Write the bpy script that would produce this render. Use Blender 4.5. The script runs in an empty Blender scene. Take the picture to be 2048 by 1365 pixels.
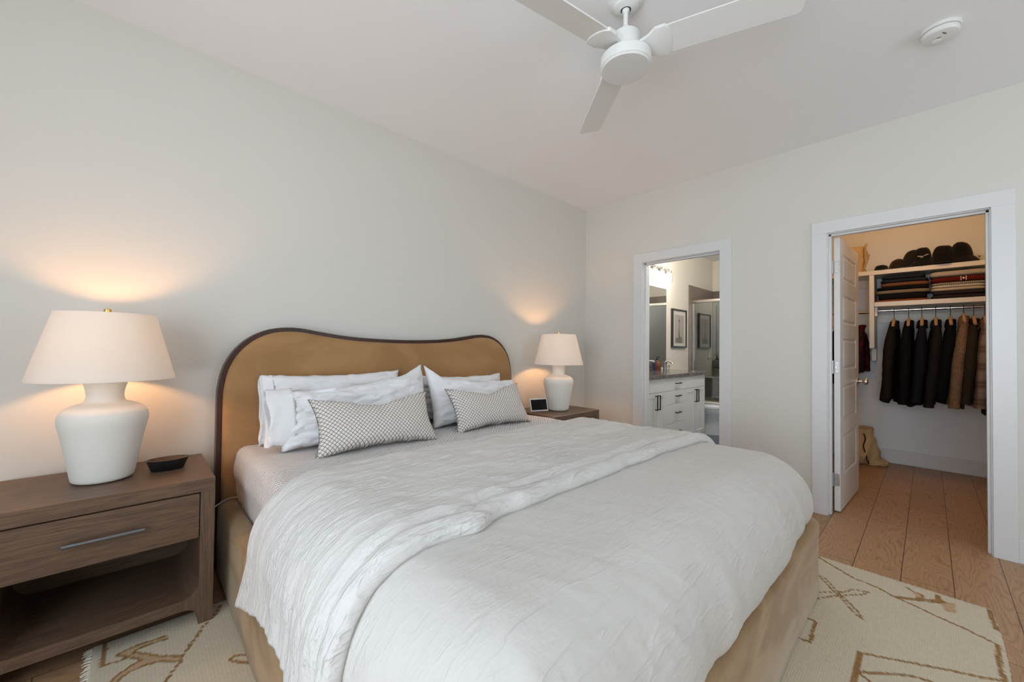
import bpy, bmesh, math, random
from math import sin, cos, pi, radians, hypot, atan2, sqrt
from mathutils import Vector, Matrix, noise, Euler
import numpy as np

random.seed(7)
sc = bpy.context.scene
COL = sc.collection

# ------------------------------------------------------------------ camera
F_PX, YAW, PITCH, ROLL = 791.94, 46.455, 0.906, 0.616
cam_d = bpy.data.cameras.new('camera')
cam_d.sensor_width = 36.0
cam_d.lens = 36.0 * F_PX / 2048.0
cam_d.clip_start = 0.05
cam = bpy.data.objects.new('camera', cam_d)
COL.objects.link(cam)
h, p, r = radians(YAW), radians(PITCH), radians(ROLL)
fw = Vector((cos(h) * cos(p), sin(h) * cos(p), sin(p)))
rt = Vector((sin(h), -cos(h), 0))
up = rt.cross(fw)
rt2 = rt * cos(r) + up * sin(r)
up2 = up * cos(r) - rt * sin(r)
M = Matrix((rt2, up2, -fw)).transposed().to_4x4()
M.translation = Vector((-3.657, -2.656, 1.192))
cam.matrix_world = M
sc.camera = cam

# ------------------------------------------------------------------ colour management, sky, daylight
vs = sc.view_settings
vs.view_transform = 'Standard'
vs.look = 'None'
vs.gamma = 1.0
vs.use_curve_mapping = False
vs.exposure = -0.08
SKY = 7.6
world = bpy.data.worlds.new('sky')
sc.world = world
world.use_nodes = True
wn = world.node_tree
wn.nodes.clear()
wo = wn.nodes.new('ShaderNodeOutputWorld')
bg = wn.nodes.new('ShaderNodeBackground')
tc = wn.nodes.new('ShaderNodeTexCoord')
sx = wn.nodes.new('ShaderNodeSeparateXYZ')
rm = wn.nodes.new('ShaderNodeValToRGB')
wn.links.new(tc.outputs['Generated'], sx.inputs[0])
wn.links.new(sx.outputs['Z'], rm.inputs[0])
cr = rm.color_ramp
cr.elements[0].position = 0.0
cr.elements[0].color = (1.04, 1.10, 1.17, 1)
cr.elements[1].position = 0.30
cr.elements[1].color = (0.64, 0.71, 0.80, 1)
wn.links.new(rm.outputs[0], bg.inputs[0])
bg.inputs[1].default_value = SKY
wn.links.new(bg.outputs[0], wo.inputs[0])

# left window, plus an unseen back window added for fill light: name, centre, size, axis
ROOM_X0, ROOM_Y0, H = -5.20, -5.10, 2.743
WINS = [('left', -2.85, 1.40, 2.4, 2.10), ('back', -1.2, 1.60, 0.9, 1.2)]
for nm, c, zc, w, hh in WINS:
    ld = bpy.data.lights.new('window_portal_' + nm, 'AREA')
    ld.shape = 'RECTANGLE'
    ld.size, ld.size_y = w, hh
    ld.cycles.is_portal = True
    lo = bpy.data.objects.new('window_portal_' + nm, ld)
    COL.objects.link(lo)
    if nm == 'left':
        lo.location = (ROOM_X0 - 0.10, c, zc)
        lo.rotation_euler = (radians(90), 0, radians(-90))
    else:
        lo.location = (c, ROOM_Y0 - 0.10, zc)
        lo.rotation_euler = (radians(90), 0, 0)
sc.cycles.use_denoising = True
sc.cycles.max_bounces = 10
sc.cycles.diffuse_bounces = 7
sc.cycles.transparent_max_bounces = 12
sc.cycles.sample_clamp_indirect = 4.0
sc.cycles.caustics_reflective = False
sc.cycles.caustics_refractive = False

def lamp_light(name, loc, col, watts, radius, parent=None):
    d = bpy.data.lights.new(name, 'POINT')
    d.color = col
    d.energy = watts
    d.shadow_soft_size = radius
    o = bpy.data.objects.new(name, d)
    COL.objects.link(o)
    if parent:
        o.parent = parent
        loc = Vector(loc) - parent.location
    o.location = loc
    return o

# ------------------------------------------------------------------ materials
def lin(r, g, b):
    f = lambda c: ((c / 255 + 0.055) / 1.055) ** 2.4 if c > 10 else c / 255 / 12.92
    return (f(r), f(g), f(b), 1)

class MatB:
    def __init__(s, name, col=(0.8, 0.8, 0.8, 1), rough=0.5, metal=0.0, spec=0.5):
        s.m = bpy.data.materials.new(name)
        s.m.use_nodes = True
        s.n, s.l = s.m.node_tree.nodes, s.m.node_tree.links
        s.b = s.n['Principled BSDF']
        s.b.inputs['Base Color'].default_value = col
        s.b.inputs['Roughness'].default_value = rough
        s.b.inputs['Metallic'].default_value = metal
        s.b.inputs['Specular IOR Level'].default_value = spec
        s.tc = s.n.new('ShaderNodeTexCoord')
    def map(s, scale=(1, 1, 1), rot=(0, 0, 0), loc=(0, 0, 0)):
        m = s.n.new('ShaderNodeMapping')
        m.inputs['Scale'].default_value = scale
        m.inputs['Rotation'].default_value = rot
        m.inputs['Location'].default_value = loc
        s.l.new(s.tc.outputs['Object'], m.inputs[0])
        return m.outputs[0]
    def noise(s, vec, scale, detail=4, rough=0.5, dist=0.0):
        t = s.n.new('ShaderNodeTexNoise')
        t.inputs['Scale'].default_value = scale
        t.inputs['Detail'].default_value = detail
        t.inputs['Roughness'].default_value = rough
        t.inputs['Distortion'].default_value = dist
        s.l.new(vec, t.inputs['Vector'])
        return t.outputs['Fac']
    def math(s, op, a, b=None, c=None):
        t = s.n.new('ShaderNodeMath')
        t.operation = op
        for i, v in enumerate((a, b, c)):
            if v is None: continue
            if isinstance(v, (int, float)): t.inputs[i].default_value = v
            else: s.l.new(v, t.inputs[i])
        return t.outputs[0]
    def ramp(s, fac, stops):
        t = s.n.new('ShaderNodeValToRGB')
        s.l.new(fac, t.inputs[0])
        e = t.color_ramp.elements
        while len(e) < len(stops): e.new(0.5)
        for k, (pos, c) in enumerate(stops):
            e[k].position = pos
            e[k].color = c
        return t.outputs[0]
    def mix(s, fac, a, b):
        t = s.n.new('ShaderNodeMix')
        t.data_type = 'RGBA'
        for i, v in ((0, fac), (6, a), (7, b)):
            if isinstance(v, (int, float)): t.inputs[i].default_value = v
            elif isinstance(v, tuple): t.inputs[i].default_value = v
            else: s.l.new(v, t.inputs[i])
        return t.outputs[2]
    def color(s, out): s.l.new(out, s.b.inputs['Base Color'])
    def bump(s, hgt, strength=0.3, dist=0.01):
        t = s.n.new('ShaderNodeBump')
        t.inputs['Strength'].default_value = strength
        t.inputs['Distance'].default_value = dist
        s.l.new(hgt, t.inputs['Height'])
        prev = s.b.inputs['Normal'].links
        if prev: s.l.new(prev[0].from_socket, t.inputs['Normal'])
        s.l.new(t.outputs[0], s.b.inputs['Normal'])
    def vor(s, vec, scale, rand=0.0, feat='F1', dist='EUCLIDEAN'):
        t = s.n.new('ShaderNodeTexVoronoi')
        t.feature = feat
        t.distance = dist
        t.inputs['Scale'].default_value = scale
        t.inputs['Randomness'].default_value = rand
        s.l.new(vec, t.inputs['Vector'])
        return t.outputs['Distance']

def plain(name, col, rough=0.5, metal=0.0, bump=0.0, bscale=200, spec=0.5):
    m = MatB(name, col, rough, metal, spec)
    if bump: m.bump(m.noise(m.map(), bscale, 3), bump, 0.002)
    return m.m

def paint(name, col, rough=0.6):
    m = MatB(name, col, rough, 0, 0.3)
    v = m.map()
    m.color(m.mix(m.noise(v, 1.3, 2), tuple(c * 0.985 for c in col[:3]) + (1,), col))
    m.bump(m.noise(v, 220, 3), 0.06, 0.001)
    return m.m

M_WALL = paint('wall_paint', (0.67, 0.655, 0.61, 1))
M_CEIL = paint('ceiling_paint', (0.88, 0.895, 0.915, 1))
M_TRIM = plain('trim_gloss_paint', (0.69, 0.70, 0.71, 1), 0.32)
M_DOORP = plain('door_paint', (0.74, 0.735, 0.72, 1), 0.35)
M_CLW = paint('closet_wall_paint', (0.78, 0.81, 0.84, 1))
M_SHELF = plain('shelf_paint', (0.78, 0.74, 0.66, 1), 0.4)
M_FAN = plain('fan_white', (0.76, 0.765, 0.75, 1), 0.4)
M_CHROME = plain('chrome', (0.75, 0.74, 0.72, 1), 0.15, 1.0)
M_NICKEL = plain('brushed_nickel', (0.62, 0.58, 0.52, 1), 0.3, 1.0)
M_BRASS = plain('brass', (0.85, 0.55, 0.18, 1), 0.25, 1.0)
M_BLACK = plain('black_metal', (0.02, 0.02, 0.02, 1), 0.35, 0.6)
M_GREYBAR = plain('pewter_bar', (0.16, 0.16, 0.165, 1), 0.38, 0.7)
M_SLOT = plain('dark_slot', (0.02, 0.02, 0.02, 1), 0.8)

def wood(name, dark, mid, light, along='X', rough=0.42, scale=1.0, bump=0.25):
    m = MatB(name, mid, rough, 0, 0.4)
    s = {'X': (0.8, 16, 16), 'Z': (16, 16, 0.8), 'Y': (16, 0.8, 16)}[along]
    s = tuple(a * scale for a in s)
    v = m.map(s)
    n1 = m.noise(v, 1.0, 3, 0.5, 0.4)
    bands = m.math('FRACT', m.math('MULTIPLY', n1, 9.0))
    bands = m.math('ABSOLUTE', m.math('SUBTRACT', bands, 0.5))
    s2 = tuple(a * 8 for a in s)
    fine = m.noise(m.map(s2), 1.6, 5, 0.65)
    mixv = m.math('ADD', m.math('MULTIPLY', bands, 0.35), m.math('MULTIPLY', fine, 0.95))
    m.color(m.ramp(mixv, [(0.2, dark), (0.55, mid), (0.95, light)]))
    m.bump(fine, bump, 0.001)
    return m.m

M_NSX = wood('walnut_brown_veneer', lin(64, 48, 38), lin(98, 77, 61), lin(124, 100, 81), 'X')
M_NSZ = wood('walnut_brown_upright', lin(64, 48, 38), lin(98, 77, 61), lin(124, 100, 81), 'Z')
M_TRIMW = wood('headboard_walnut', lin(36, 20, 13), lin(60, 36, 24), lin(84, 54, 37), 'Z', 0.35)
M_BOWL = wood('charred_bowl_wood', lin(16, 16, 17), lin(26, 25, 26), lin(40, 36, 34), 'Z', 0.35)
M_BOWLI = wood('bowl_inside_wood', lin(48, 34, 28), lin(92, 62, 42), lin(140, 98, 66), 'X', 0.35)

# oak plank floor, planks run along X
def floor_mat(name):
    m = MatB(name, lin(150, 115, 85), 0.42, 0, 0.35)
    br = m.n.new('ShaderNodeTexBrick')
    br.offset = 0.37
    br.offset_frequency = 2
    br.inputs['Color1'].default_value = (0, 0, 0, 1)
    br.inputs['Color2'].default_value = (1, 1, 1, 1)
    br.inputs['Mortar'].default_value = (0.5, 0.5, 0.5, 1)
    br.inputs['Scale'].default_value = 1.0
    br.inputs['Mortar Size'].default_value = 0.0018
    br.inputs['Mortar Smooth'].default_value = 0.3
    br.inputs['Brick Width'].default_value = 1.35
    br.inputs['Row Height'].default_value = 0.19
    v0 = m.map((1, 1, 1), (0, 0, 0), (0.55, 8.36 + 0.0, 0))
    m.l.new(v0, br.inputs['Vector'])
    sep = m.n.new('ShaderNodeSeparateColor')
    m.l.new(br.outputs['Color'], sep.inputs[0])
    rnd = sep.outputs[0]
    # grain with a per-plank offset
    cmb = m.n.new('ShaderNodeCombineXYZ')
    spx = m.n.new('ShaderNodeSeparateXYZ')
    m.l.new(m.map((1.5, 6.5, 1)), spx.inputs[0])
    m.l.new(m.math('ADD', spx.outputs[0], m.math('MULTIPLY', rnd, 37.0)), cmb.inputs[0])
    m.l.new(m.math('ADD', spx.outputs[1], m.math('MULTIPLY', rnd, 11.0)), cmb.inputs[1])
    n1 = m.noise(cmb.outputs[0], 1.1, 2, 0.4, 0.25)
    b = m.math('FRACT', m.math('MULTIPLY', n1, 24.0))
    b = m.math('POWER', m.math('ABSOLUTE', m.math('MULTIPLY', m.math('SUBTRACT', b, 0.5), 2.0)), 2.2)
    vm = m.n.new('ShaderNodeVectorMath')
    vm.operation = 'MULTIPLY'
    vm.inputs[1].default_value = (6, 22, 1)
    m.l.new(cmb.outputs[0], vm.inputs[0])
    fine = m.noise(vm.outputs[0], 1.0, 4, 0.6)
    f = m.math('ADD', m.math('MULTIPLY', b, 0.34), m.math('MULTIPLY', fine, 0.60))
    c = m.ramp(f, [(0.15, lin(178, 143, 109)), (0.5, lin(163, 129, 97)), (0.85, lin(122, 92, 66))])
    tint = m.mix(rnd, (0.88, 0.87, 0.86, 1), (1.08, 1.05, 1.02, 1))
    mul = m.n.new('ShaderNodeMix')
    mul.data_type = 'RGBA'
    mul.blend_type = 'MULTIPLY'
    mul.inputs[0].default_value = 1.0
    m.l.new(c, mul.inputs[6])
    m.l.new(tint, mul.inputs[7])
    m.color(m.mix(br.outputs['Fac'], mul.outputs[2], lin(70, 48, 34)))
    m.bump(m.math('SUBTRACT', m.math('MULTIPLY', fine, 0.3), br.outputs['Fac']), 0.25, 0.0015)
    return m.m
M_FLOOR = floor_mat('oak_plank_floor')

def linen(name, col, crumple=0.5, weave=0.15, sheen=0.1, ws=1.0):
    m = MatB(name, col, 0.85, 0, 0.15)
    m.b.inputs['Sheen Weight'].default_value = sheen
    v = m.map()
    w1 = m.noise(m.map((30 * ws, 420, 200)), 1.0, 2)
    w2 = m.noise(m.map((420, 30 * ws, 200)), 1.0, 2)
    m.bump(m.math('ADD', w1, w2), weave, 0.0015)
    if crumple:
        soft = m.noise(m.map((6, 9, 6)), 1.0, 5, 0.62, 0.5)
        def crease(sc3, rot, w, seed, dist=0.25):
            n_ = m.noise(m.map(sc3, (0, 0, rot), (seed, seed * 2, 0)), 1.0, 3, 0.5, dist)
            l_ = m.math('SUBTRACT', 1.0, m.math('MINIMUM', m.math('MULTIPLY', m.math('ABSOLUTE', m.math('SUBTRACT', n_, 0.5)), w), 1.0))
            k_ = m.noise(m.map((5, 5, 5), (0, 0, 0), (seed * 3, 0, 0)), 1.0, 2)
            k_ = m.math('MAXIMUM', m.math('MULTIPLY', m.math('SUBTRACT', k_, 0.40), 3.0), 0.0)
            return m.math('MULTIPLY', m.math('MULTIPLY', l_, l_), k_)
        h_ = m.math('ADD', crease((2.2, 20, 9), 0.6, 14.0, 1.3), crease((2.6, 22, 9), -0.45, 14.0, 4.1))
        h_ = m.math('ADD', h_, m.math('MULTIPLY', crease((7, 45, 20), 0.15, 8.0, 7.7), 0.7))
        h_ = m.math('ADD', h_, m.math('MULTIPLY', crease((9, 50, 24), 1.2, 8.0, 2.9), 0.7))
        m.bump(m.math('ADD', m.math('MULTIPLY', h_, 0.30), m.math('MULTIPLY', soft, 0.9)), crumple, 0.012)
    m.color(m.mix(m.noise(v, 3.0, 2), tuple(c * 0.97 for c in col[:3]) + (1,), col))
    return m.m
M_DUVET = linen('duvet_linen', (0.61, 0.59, 0.555, 1), 0.5, 0.12)
M_FOLD = linen('folded_duvet_linen', (0.66, 0.645, 0.62, 1), 0.95, 0.15)
M_PILLOW = linen('pillow_cotton', (0.80, 0.805, 0.82, 1), 0.30, 0.04)

def matelasse():
    m = MatB('matelasse_cover', (0.68, 0.66, 0.64, 1), 0.8, 0, 0.2)
    mp = m.n.new('ShaderNodeMapping')
    mp.inputs['Rotation'].default_value = (0, 0, radians(45))
    m.l.new(m.tc.outputs['UV'], mp.inputs[0])
    d = m.vor(mp.outputs[0], 60, 0.0)
    m.bump(m.math('MULTIPLY', d, -1.0), 1.0, 0.012)
    m.color(m.ramp(d, [(0.3, (0.76, 0.745, 0.74, 1)), (0.62, (0.60, 0.585, 0.585, 1))]))
    return m.m


M_COVER = matelasse()

def cushion_mat():
    m = MatB('diamond_print_linen', (0.7, 0.68, 0.65, 1), 0.85, 0, 0.15)
    v = m.map((1, 1, 0), (0, 0, radians(45)))
    d = m.vor(v, 66, 0.0, 'F1', 'CHEBYCHEV')
    m.color(m.ramp(d, [(0.0, lin(196, 190, 184)), (0.12, lin(226, 221, 215)), (0.37, lin(222, 217, 211)), (0.43, lin(128, 120, 116))]))
    m.bump(m.noise(m.map((300, 300, 300)), 1, 2), 0.2, 0.001)
    return m.m
M_CUSH = cushion_mat()

def velvet(name, c1, c2, sheen=0.5, sc_=3.0):
    m = MatB(name, c1, 0.75, 0, 0.2)
    m.b.inputs['Sheen Weight'].default_value = sheen
    m.b.inputs['Sheen Roughness'].default_value = 0.4
    m.b.inputs['Sheen Tint'].default_value = (1.0, 0.90, 0.76, 1)
    n = m.noise(m.map((1, 1, 2.2)), sc_, 3, 0.5, 1.3)
    m.color(m.ramp(n, [(0.38, c1), (0.6, c2)]))
    f = m.noise(m.map((60, 60, 500)), 1, 2)
    m.bump(f, 0.12, 0.001)
    return m.m
M_HBV = velvet('headboard_velvet', lin(152, 116, 76), lin(163, 126, 86), 0.25, 2.0)
M_RAILV = velvet('rail_velvet', lin(140, 111, 77), lin(162, 135, 100), 0.35, 2.6)

def rug_mat():
    m = MatB('handwoven_wool', (0.7, 0.66, 0.55, 1), 0.95, 0, 0.1)
    at = m.n.new('ShaderNodeAttribute')
    at.attribute_name = 'pattern'
    sp = m.n.new('ShaderNodeSeparateXYZ')
    m.l.new(m.map(), sp.inputs[0])
    wx = m.math('SINE', m.math('MULTIPLY', sp.outputs[0], 2 * pi / 0.011))
    wy = m.math('SINE', m.math('MULTIPLY', sp.outputs[1], 2 * pi / 0.0075))
    kn = m.math('MULTIPLY', m.math('ADD', m.math('MULTIPLY', wx, 0.55), m.math('MULTIPLY', wy, 0.8)), 0.22)
    nz = m.noise(m.map((20, 200, 1)), 1.0, 3)
    g = m.math('ADD', kn, nz)
    mul = m.n.new('ShaderNodeMix')
    mul.data_type = 'RGBA'
    mul.blend_type = 'MULTIPLY'
    mul.inputs[0].default_value = 1
    m.l.new(at.outputs['Color'], mul.inputs[6])
    m.l.new(m.ramp(g, [(0.0, (0.92, 0.91, 0.90, 1)), (1.0, (1.04, 1.04, 1.03, 1))]), mul.inputs[7])
    m.color(mul.outputs[2])
    m.bump(g, 0.35, 0.0025)
    return m.m
M_RUG = rug_mat()

def shade_mat():
    m = MatB('lamp_shade_linen', (0.86, 0.82, 0.77, 1), 0.9, 0, 0.1)
    tr = m.n.new('ShaderNodeBsdfTranslucent')
    tr.inputs[0].default_value = (0.78, 0.84, 0.90, 1)
    mx = m.n.new('ShaderNodeMixShader')
    mx.inputs[0].default_value = 0.48
    m.l.new(m.b.outputs[0], mx.inputs[1])
    m.l.new(tr.outputs[0], mx.inputs[2])
    m.l.new(mx.outputs[0], m.n['Material Output'].inputs[0])
    m.bump(m.noise(m.map((300, 300, 500)), 1, 2), 0.1, 0.001)
    return m.m
M_SHADE = shade_mat()

def ceramic():
    m = MatB('textured_plaster_ceramic', (0.74, 0.73, 0.68, 1), 0.8, 0, 0.2)
    m.bump(m.noise(m.map(), 260, 4, 0.7), 0.5, 0.002)
    m.bump(m.noise(m.map(), 30, 3, 0.6), 0.15, 0.004)
    return m.m
M_CERAM = ceramic()

def glass_mat(name, tint=(0.9, 0.95, 0.93, 1), refl=0.12, dark=0.0):
    m = bpy.data.materials.new(name)
    m.use_nodes = True
    n, l = m.node_tree.nodes, m.node_tree.links
    n.clear()
    o = n.new('ShaderNodeOutputMaterial')
    t = n.new('ShaderNodeBsdfTransparent')
    t.inputs[0].default_value = tint
    g = n.new('ShaderNodeBsdfGlossy')
    g.inputs['Roughness'].default_value = 0.02
    g.inputs[0].default_value = (0.9, 0.9, 0.9, 1)
    mx = n.new('ShaderNodeMixShader')
    mx.inputs[0].default_value = refl
    l.new(t.outputs[0], mx.inputs[1])
    l.new(g.outputs[0], mx.inputs[2])
    l.new(mx.outputs[0], o.inputs[0])
    return m
M_PANE = glass_mat('window_glass', (0.97, 0.99, 1.0, 1), 0.05)
M_SHGL = glass_mat('shower_glass', (0.72, 0.74, 0.72, 1), 0.22)
M_BULBGL = glass_mat('clear_bulb_glass', (0.96, 0.96, 0.96, 1), 0.12)

def emit(name, col, s):
    m = bpy.data.materials.new(name)
    m.use_nodes = True
    n, l = m.node_tree.nodes, m.node_tree.links
    n.clear()
    o = n.new('ShaderNodeOutputMaterial')
    e = n.new('ShaderNodeEmission')
    e.inputs[0].default_value = col
    e.inputs[1].default_value = s
    l.new(e.outputs[0], o.inputs[0])
    return m

# ------------------------------------------------------------------ object helpers
def origin_of(o):
    v = Vector((0, 0, 0))
    while o is not None:
        v += o.location
        o = o.parent
    return v

def finish(o, world=True, parent=None):
    COL.objects.link(o)
    me = o.data
    if parent is not None:
        o.parent = parent
        if world:
            me.transform(Matrix.Translation(-origin_of(parent)))
    elif world and len(me.vertices):
        co = np.empty(len(me.vertices) * 3)
        me.vertices.foreach_get('co', co)
        co = co.reshape(-1, 3)
        lo, hi = co.min(0), co.max(0)
        c = Vector(((lo[0] + hi[0]) / 2, (lo[1] + hi[1]) / 2, lo[2]))
        me.transform(Matrix.Translation(-c))
        o.location = c
    return o

def obj(name, bm, mat, parent=None, world=True, smooth=None, kind=None, label=None):
    """smooth: None = flat, angle in degrees = smooth below that angle, True = all smooth"""
    me = bpy.data.meshes.new(name)
    bmesh.ops.recalc_face_normals(bm, faces=bm.faces)
    if smooth is not None:
        lim = pi if smooth is True else radians(smooth)
        for f in bm.faces: f.smooth = True
        for e in bm.edges:
            if len(e.link_faces) == 2 and e.calc_face_angle(0) > lim: e.smooth = False
    bm.to_mesh(me)
    bm.free()
    for m in (mat if isinstance(mat, (list, tuple)) else [mat]):
        me.materials.append(m)
    o = bpy.data.objects.new(name, me)
    finish(o, world, parent)
    if kind: o['kind'] = kind
    if label: o['label'] = label
    return o

def thing(name, label, cat, loc=(0, 0, 0), group=None):
    o = bpy.data.objects.new(name, None)
    COL.objects.link(o)
    o.location = loc
    o.empty_display_size = 0.1
    o['label'] = label
    o['category'] = cat
    if group: o['group'] = group
    return o

def tag(o, label, cat, group=None):
    o['label'] = label
    o['category'] = cat
    if group: o['group'] = group
    return o

def dup(root, loc, label, group=None):
    r_ = root.copy()
    COL.objects.link(r_)
    r_.location = loc
    r_['label'] = label
    if group: r_['group'] = group
    for ch in list(root.children):
        c = ch.copy()
        COL.objects.link(c)
        c.parent = r_
        for g in list(ch.children):
            d = g.copy()
            COL.objects.link(d)
            d.parent = c
    return r_

def B(): return bmesh.new()

def box(bm, x0, x1, y0, y1, z0, z1, bev=0.0, seg=2, mi=0):
    t = bmesh.new()
    bmesh.ops.create_cube(t, size=1.0)
    for v in t.verts:
        v.co = Vector(((x0 + x1) / 2 + v.co.x * (x1 - x0), (y0 + y1) / 2 + v.co.y * (y1 - y0), (z0 + z1) / 2 + v.co.z * (z1 - z0)))
    if bev:
        bmesh.ops.bevel(t, geom=t.edges[:], offset=bev, segments=seg, affect='EDGES', profile=0.5)
    for f in t.faces: f.material_index = mi
    merge(bm, t)
    return bm

def merge(bm, t, mat=None):
    m = {}
    for v in t.verts:
        m[v] = bm.verts.new(mat @ v.co if mat else v.co)
    for f in t.faces:
        try:
            nf = bm.faces.new([m[v] for v in f.verts])
            nf.material_index = f.material_index
        except ValueError:
            pass
    t.free()

def ring_loft(bm, rings, cap0=True, cap1=True, closed=True, mi=0):
    vr = [[bm.verts.new(c) for c in rg] for rg in rings]
    for a, b in zip(vr, vr[1:]):
        n = len(a)
        for i in range(n if closed else n - 1):
            f = bm.faces.new((a[i], a[(i + 1) % n], b[(i + 1) % n], b[i]))
            f.material_index = mi
    if cap0: bm.faces.new(list(reversed(vr[0]))).material_index = mi
    if cap1: bm.faces.new(vr[-1]).material_index = mi
    return vr

def lathe(bm, prof, cx, cy, cz, n=48, cap0=True, cap1=True, sx=1, sy=1, mi=0):
    rings = [[Vector((cx + r_ * cos(2 * pi * i / n) * sx, cy + r_ * sin(2 * pi * i / n) * sy, cz + z)) for i in range(n)] for r_, z in prof]
    ring_loft(bm, rings, cap0, cap1, True, mi)
    return bm

def tube(bm, pts, rad, n=10, cap=True, flat=1.0):
    pts = [Vector(q) for q in pts]
    rings = []
    prev = None
    for i, q in enumerate(pts):
        d = (pts[min(i + 1, len(pts) - 1)] - pts[max(i - 1, 0)]).normalized()
        if prev is None:
            a = Vector((0, 0, 1)) if abs(d.z) < 0.9 else Vector((1, 0, 0))
            u = d.cross(a).normalized()
        else:
            u = (prev - d * prev.dot(d)).normalized()
        prev = u
        v = d.cross(u)
        rr = rad[i] if isinstance(rad, (list, tuple)) else rad
        rings.append([q + u * rr * cos(2 * pi * k / n) + v * rr * flat * sin(2 * pi * k / n) for k in range(n)])
    ring_loft(bm, rings, cap, cap)
    return bm

def prism(bm, poly, axis, a0, a1, bev=0.0, mi=0):
    """poly: 2-D points; axis 'x','y','z' = extrusion axis"""
    def P(u, v, w):
        return {'x': Vector((w, u, v)), 'y': Vector((u, w, v)), 'z': Vector((u, v, w))}[axis]
    t = bmesh.new()
    ring_loft(t, [[P(u, v, a0) for u, v in poly], [P(u, v, a1) for u, v in poly]])
    if bev:
        bmesh.ops.recalc_face_normals(t, faces=t.faces)
        es = [e for e in t.edges if e.calc_face_angle(0) > radians(35)]
        bmesh.ops.bevel(t, geom=es, offset=bev, segments=2, affect='EDGES', profile=0.5)
    for f in t.faces: f.material_index = mi
    merge(bm, t)
    return bm

def arc(cx, cy, r_, a0, a1, n=8):
    return [(cx + r_ * cos(radians(a0 + (a1 - a0) * i / n)), cy + r_ * sin(radians(a0 + (a1 - a0) * i / n))) for i in range(n + 1)]

def catmull(pts, per=8, closed=False):
    out = []
    n = len(pts)
    for i in range(n if closed else n - 1):
        P = [pts[(i + k - 1) % n] if closed else pts[max(0, min(n - 1, i + k - 1))] for k in range(4)]
        for j in range(per):
            t = j / per
            out.append(tuple(0.5 * ((2 * P[1][d]) + (-P[0][d] + P[2][d]) * t + (2 * P[0][d] - 5 * P[1][d] + 4 * P[2][d] - P[3][d]) * t * t + (-P[0][d] + 3 * P[1][d] - 3 * P[2][d] + P[3][d]) * t ** 3) for d in range(len(pts[0]))))
    if not closed: out.append(tuple(pts[-1]))
    return out

def grid_mesh(bm, nu, nv, fn, mi=0):
    vs_ = [[bm.verts.new(fn(i / (nu - 1), j / (nv - 1))) for j in range(nv)] for i in range(nu)]
    for i in range(nu - 1):
        for j in range(nv - 1):
            bm.faces.new((vs_[i][j], vs_[i + 1][j], vs_[i + 1][j + 1], vs_[i][j + 1])).material_index = mi
    return vs_

def sstep(a, b, x):
    t = max(0.0, min(1.0, (x - a) / (b - a)))
    return t * t * (3 - 2 * t)

def fbm(x, y, z=0.0, o=3):
    return noise.fractal(Vector((x, y, z)), 0.9, 2.1, o)

# ------------------------------------------------------------------ the room shell
def struct(name, bm, m, **k):
    return obj(name, bm, m, kind='structure', **k)

# floor (bedroom + closet) and bathroom floor
b = B(); box(b, ROOM_X0 - 0.2, 0.06, ROOM_Y0 - 0.2, 0.2, -0.05, 0)
box(b, 0.06, 2.40, -3.75, -1.66, -0.05, 0)
struct('floor', b, M_FLOOR)
def tile_floor():
    m = MatB('slate_tile', lin(84, 92, 100), 0.4)
    br = m.n.new('ShaderNodeTexBrick')
    br.inputs['Color1'].default_value = lin(80, 88, 96)
    br.inputs['Color2'].default_value = lin(92, 100, 106)
    br.inputs['Mortar'].default_value = lin(60, 64, 68)
    br.inputs['Scale'].default_value = 1
    br.inputs['Mortar Size'].default_value = 0.003
    br.inputs['Brick Width'].default_value = 0.6
    br.inputs['Row Height'].default_value = 0.3
    m.l.new(m.map(), br.inputs['Vector'])
    m.color(br.outputs[0])
    return m.m
b = B(); box(b, 0.06, 3.9, -1.66, 0.1, -0.05, 0)
struct('floor_bathroom', b, tile_floor())
# ceiling
b = B(); box(b, ROOM_X0 - 0.2, 0.0, ROOM_Y0 - 0.2, 0.2, H, H + 0.08)
struct('ceiling', b, M_CEIL)
b = B(); box(b, 0.12, 3.9, -1.60, 0.1, H, H + 0.08)
struct('ceiling_bathroom', b, M_CEIL)
b = B(); box(b, 0.12, 2.5, -3.75, -1.72, H, H + 0.08)
struct('ceiling_closet', b, M_CEIL)
# headboard wall
b = B(); box(b, ROOM_X0 - 0.2, 0.0, 0.0, 0.12, 0, H)
struct('wall_headboard', b, M_WALL)
# door wall with two openings
D1 = (-1.421, -0.690)     # bathroom opening (rough)
D2 = (-2.917, -2.144)     # closet opening
HD = 2.055
b = B()
for y0, y1, z0, z1 in ((D1[1], 0.0, 0, H), (D2[1], D1[0], 0, H), (ROOM_Y0 - 0.2, D2[0], 0, H), (D1[0], D1[1], HD, H), (D2[0], D2[1], HD, H)):
    box(b, 0.0, 0.12, y0, y1, z0, z1)
bmesh.ops.remove_doubles(b, verts=b.verts, dist=1e-5)
struct('wall_doors', b, M_WALL)
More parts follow.
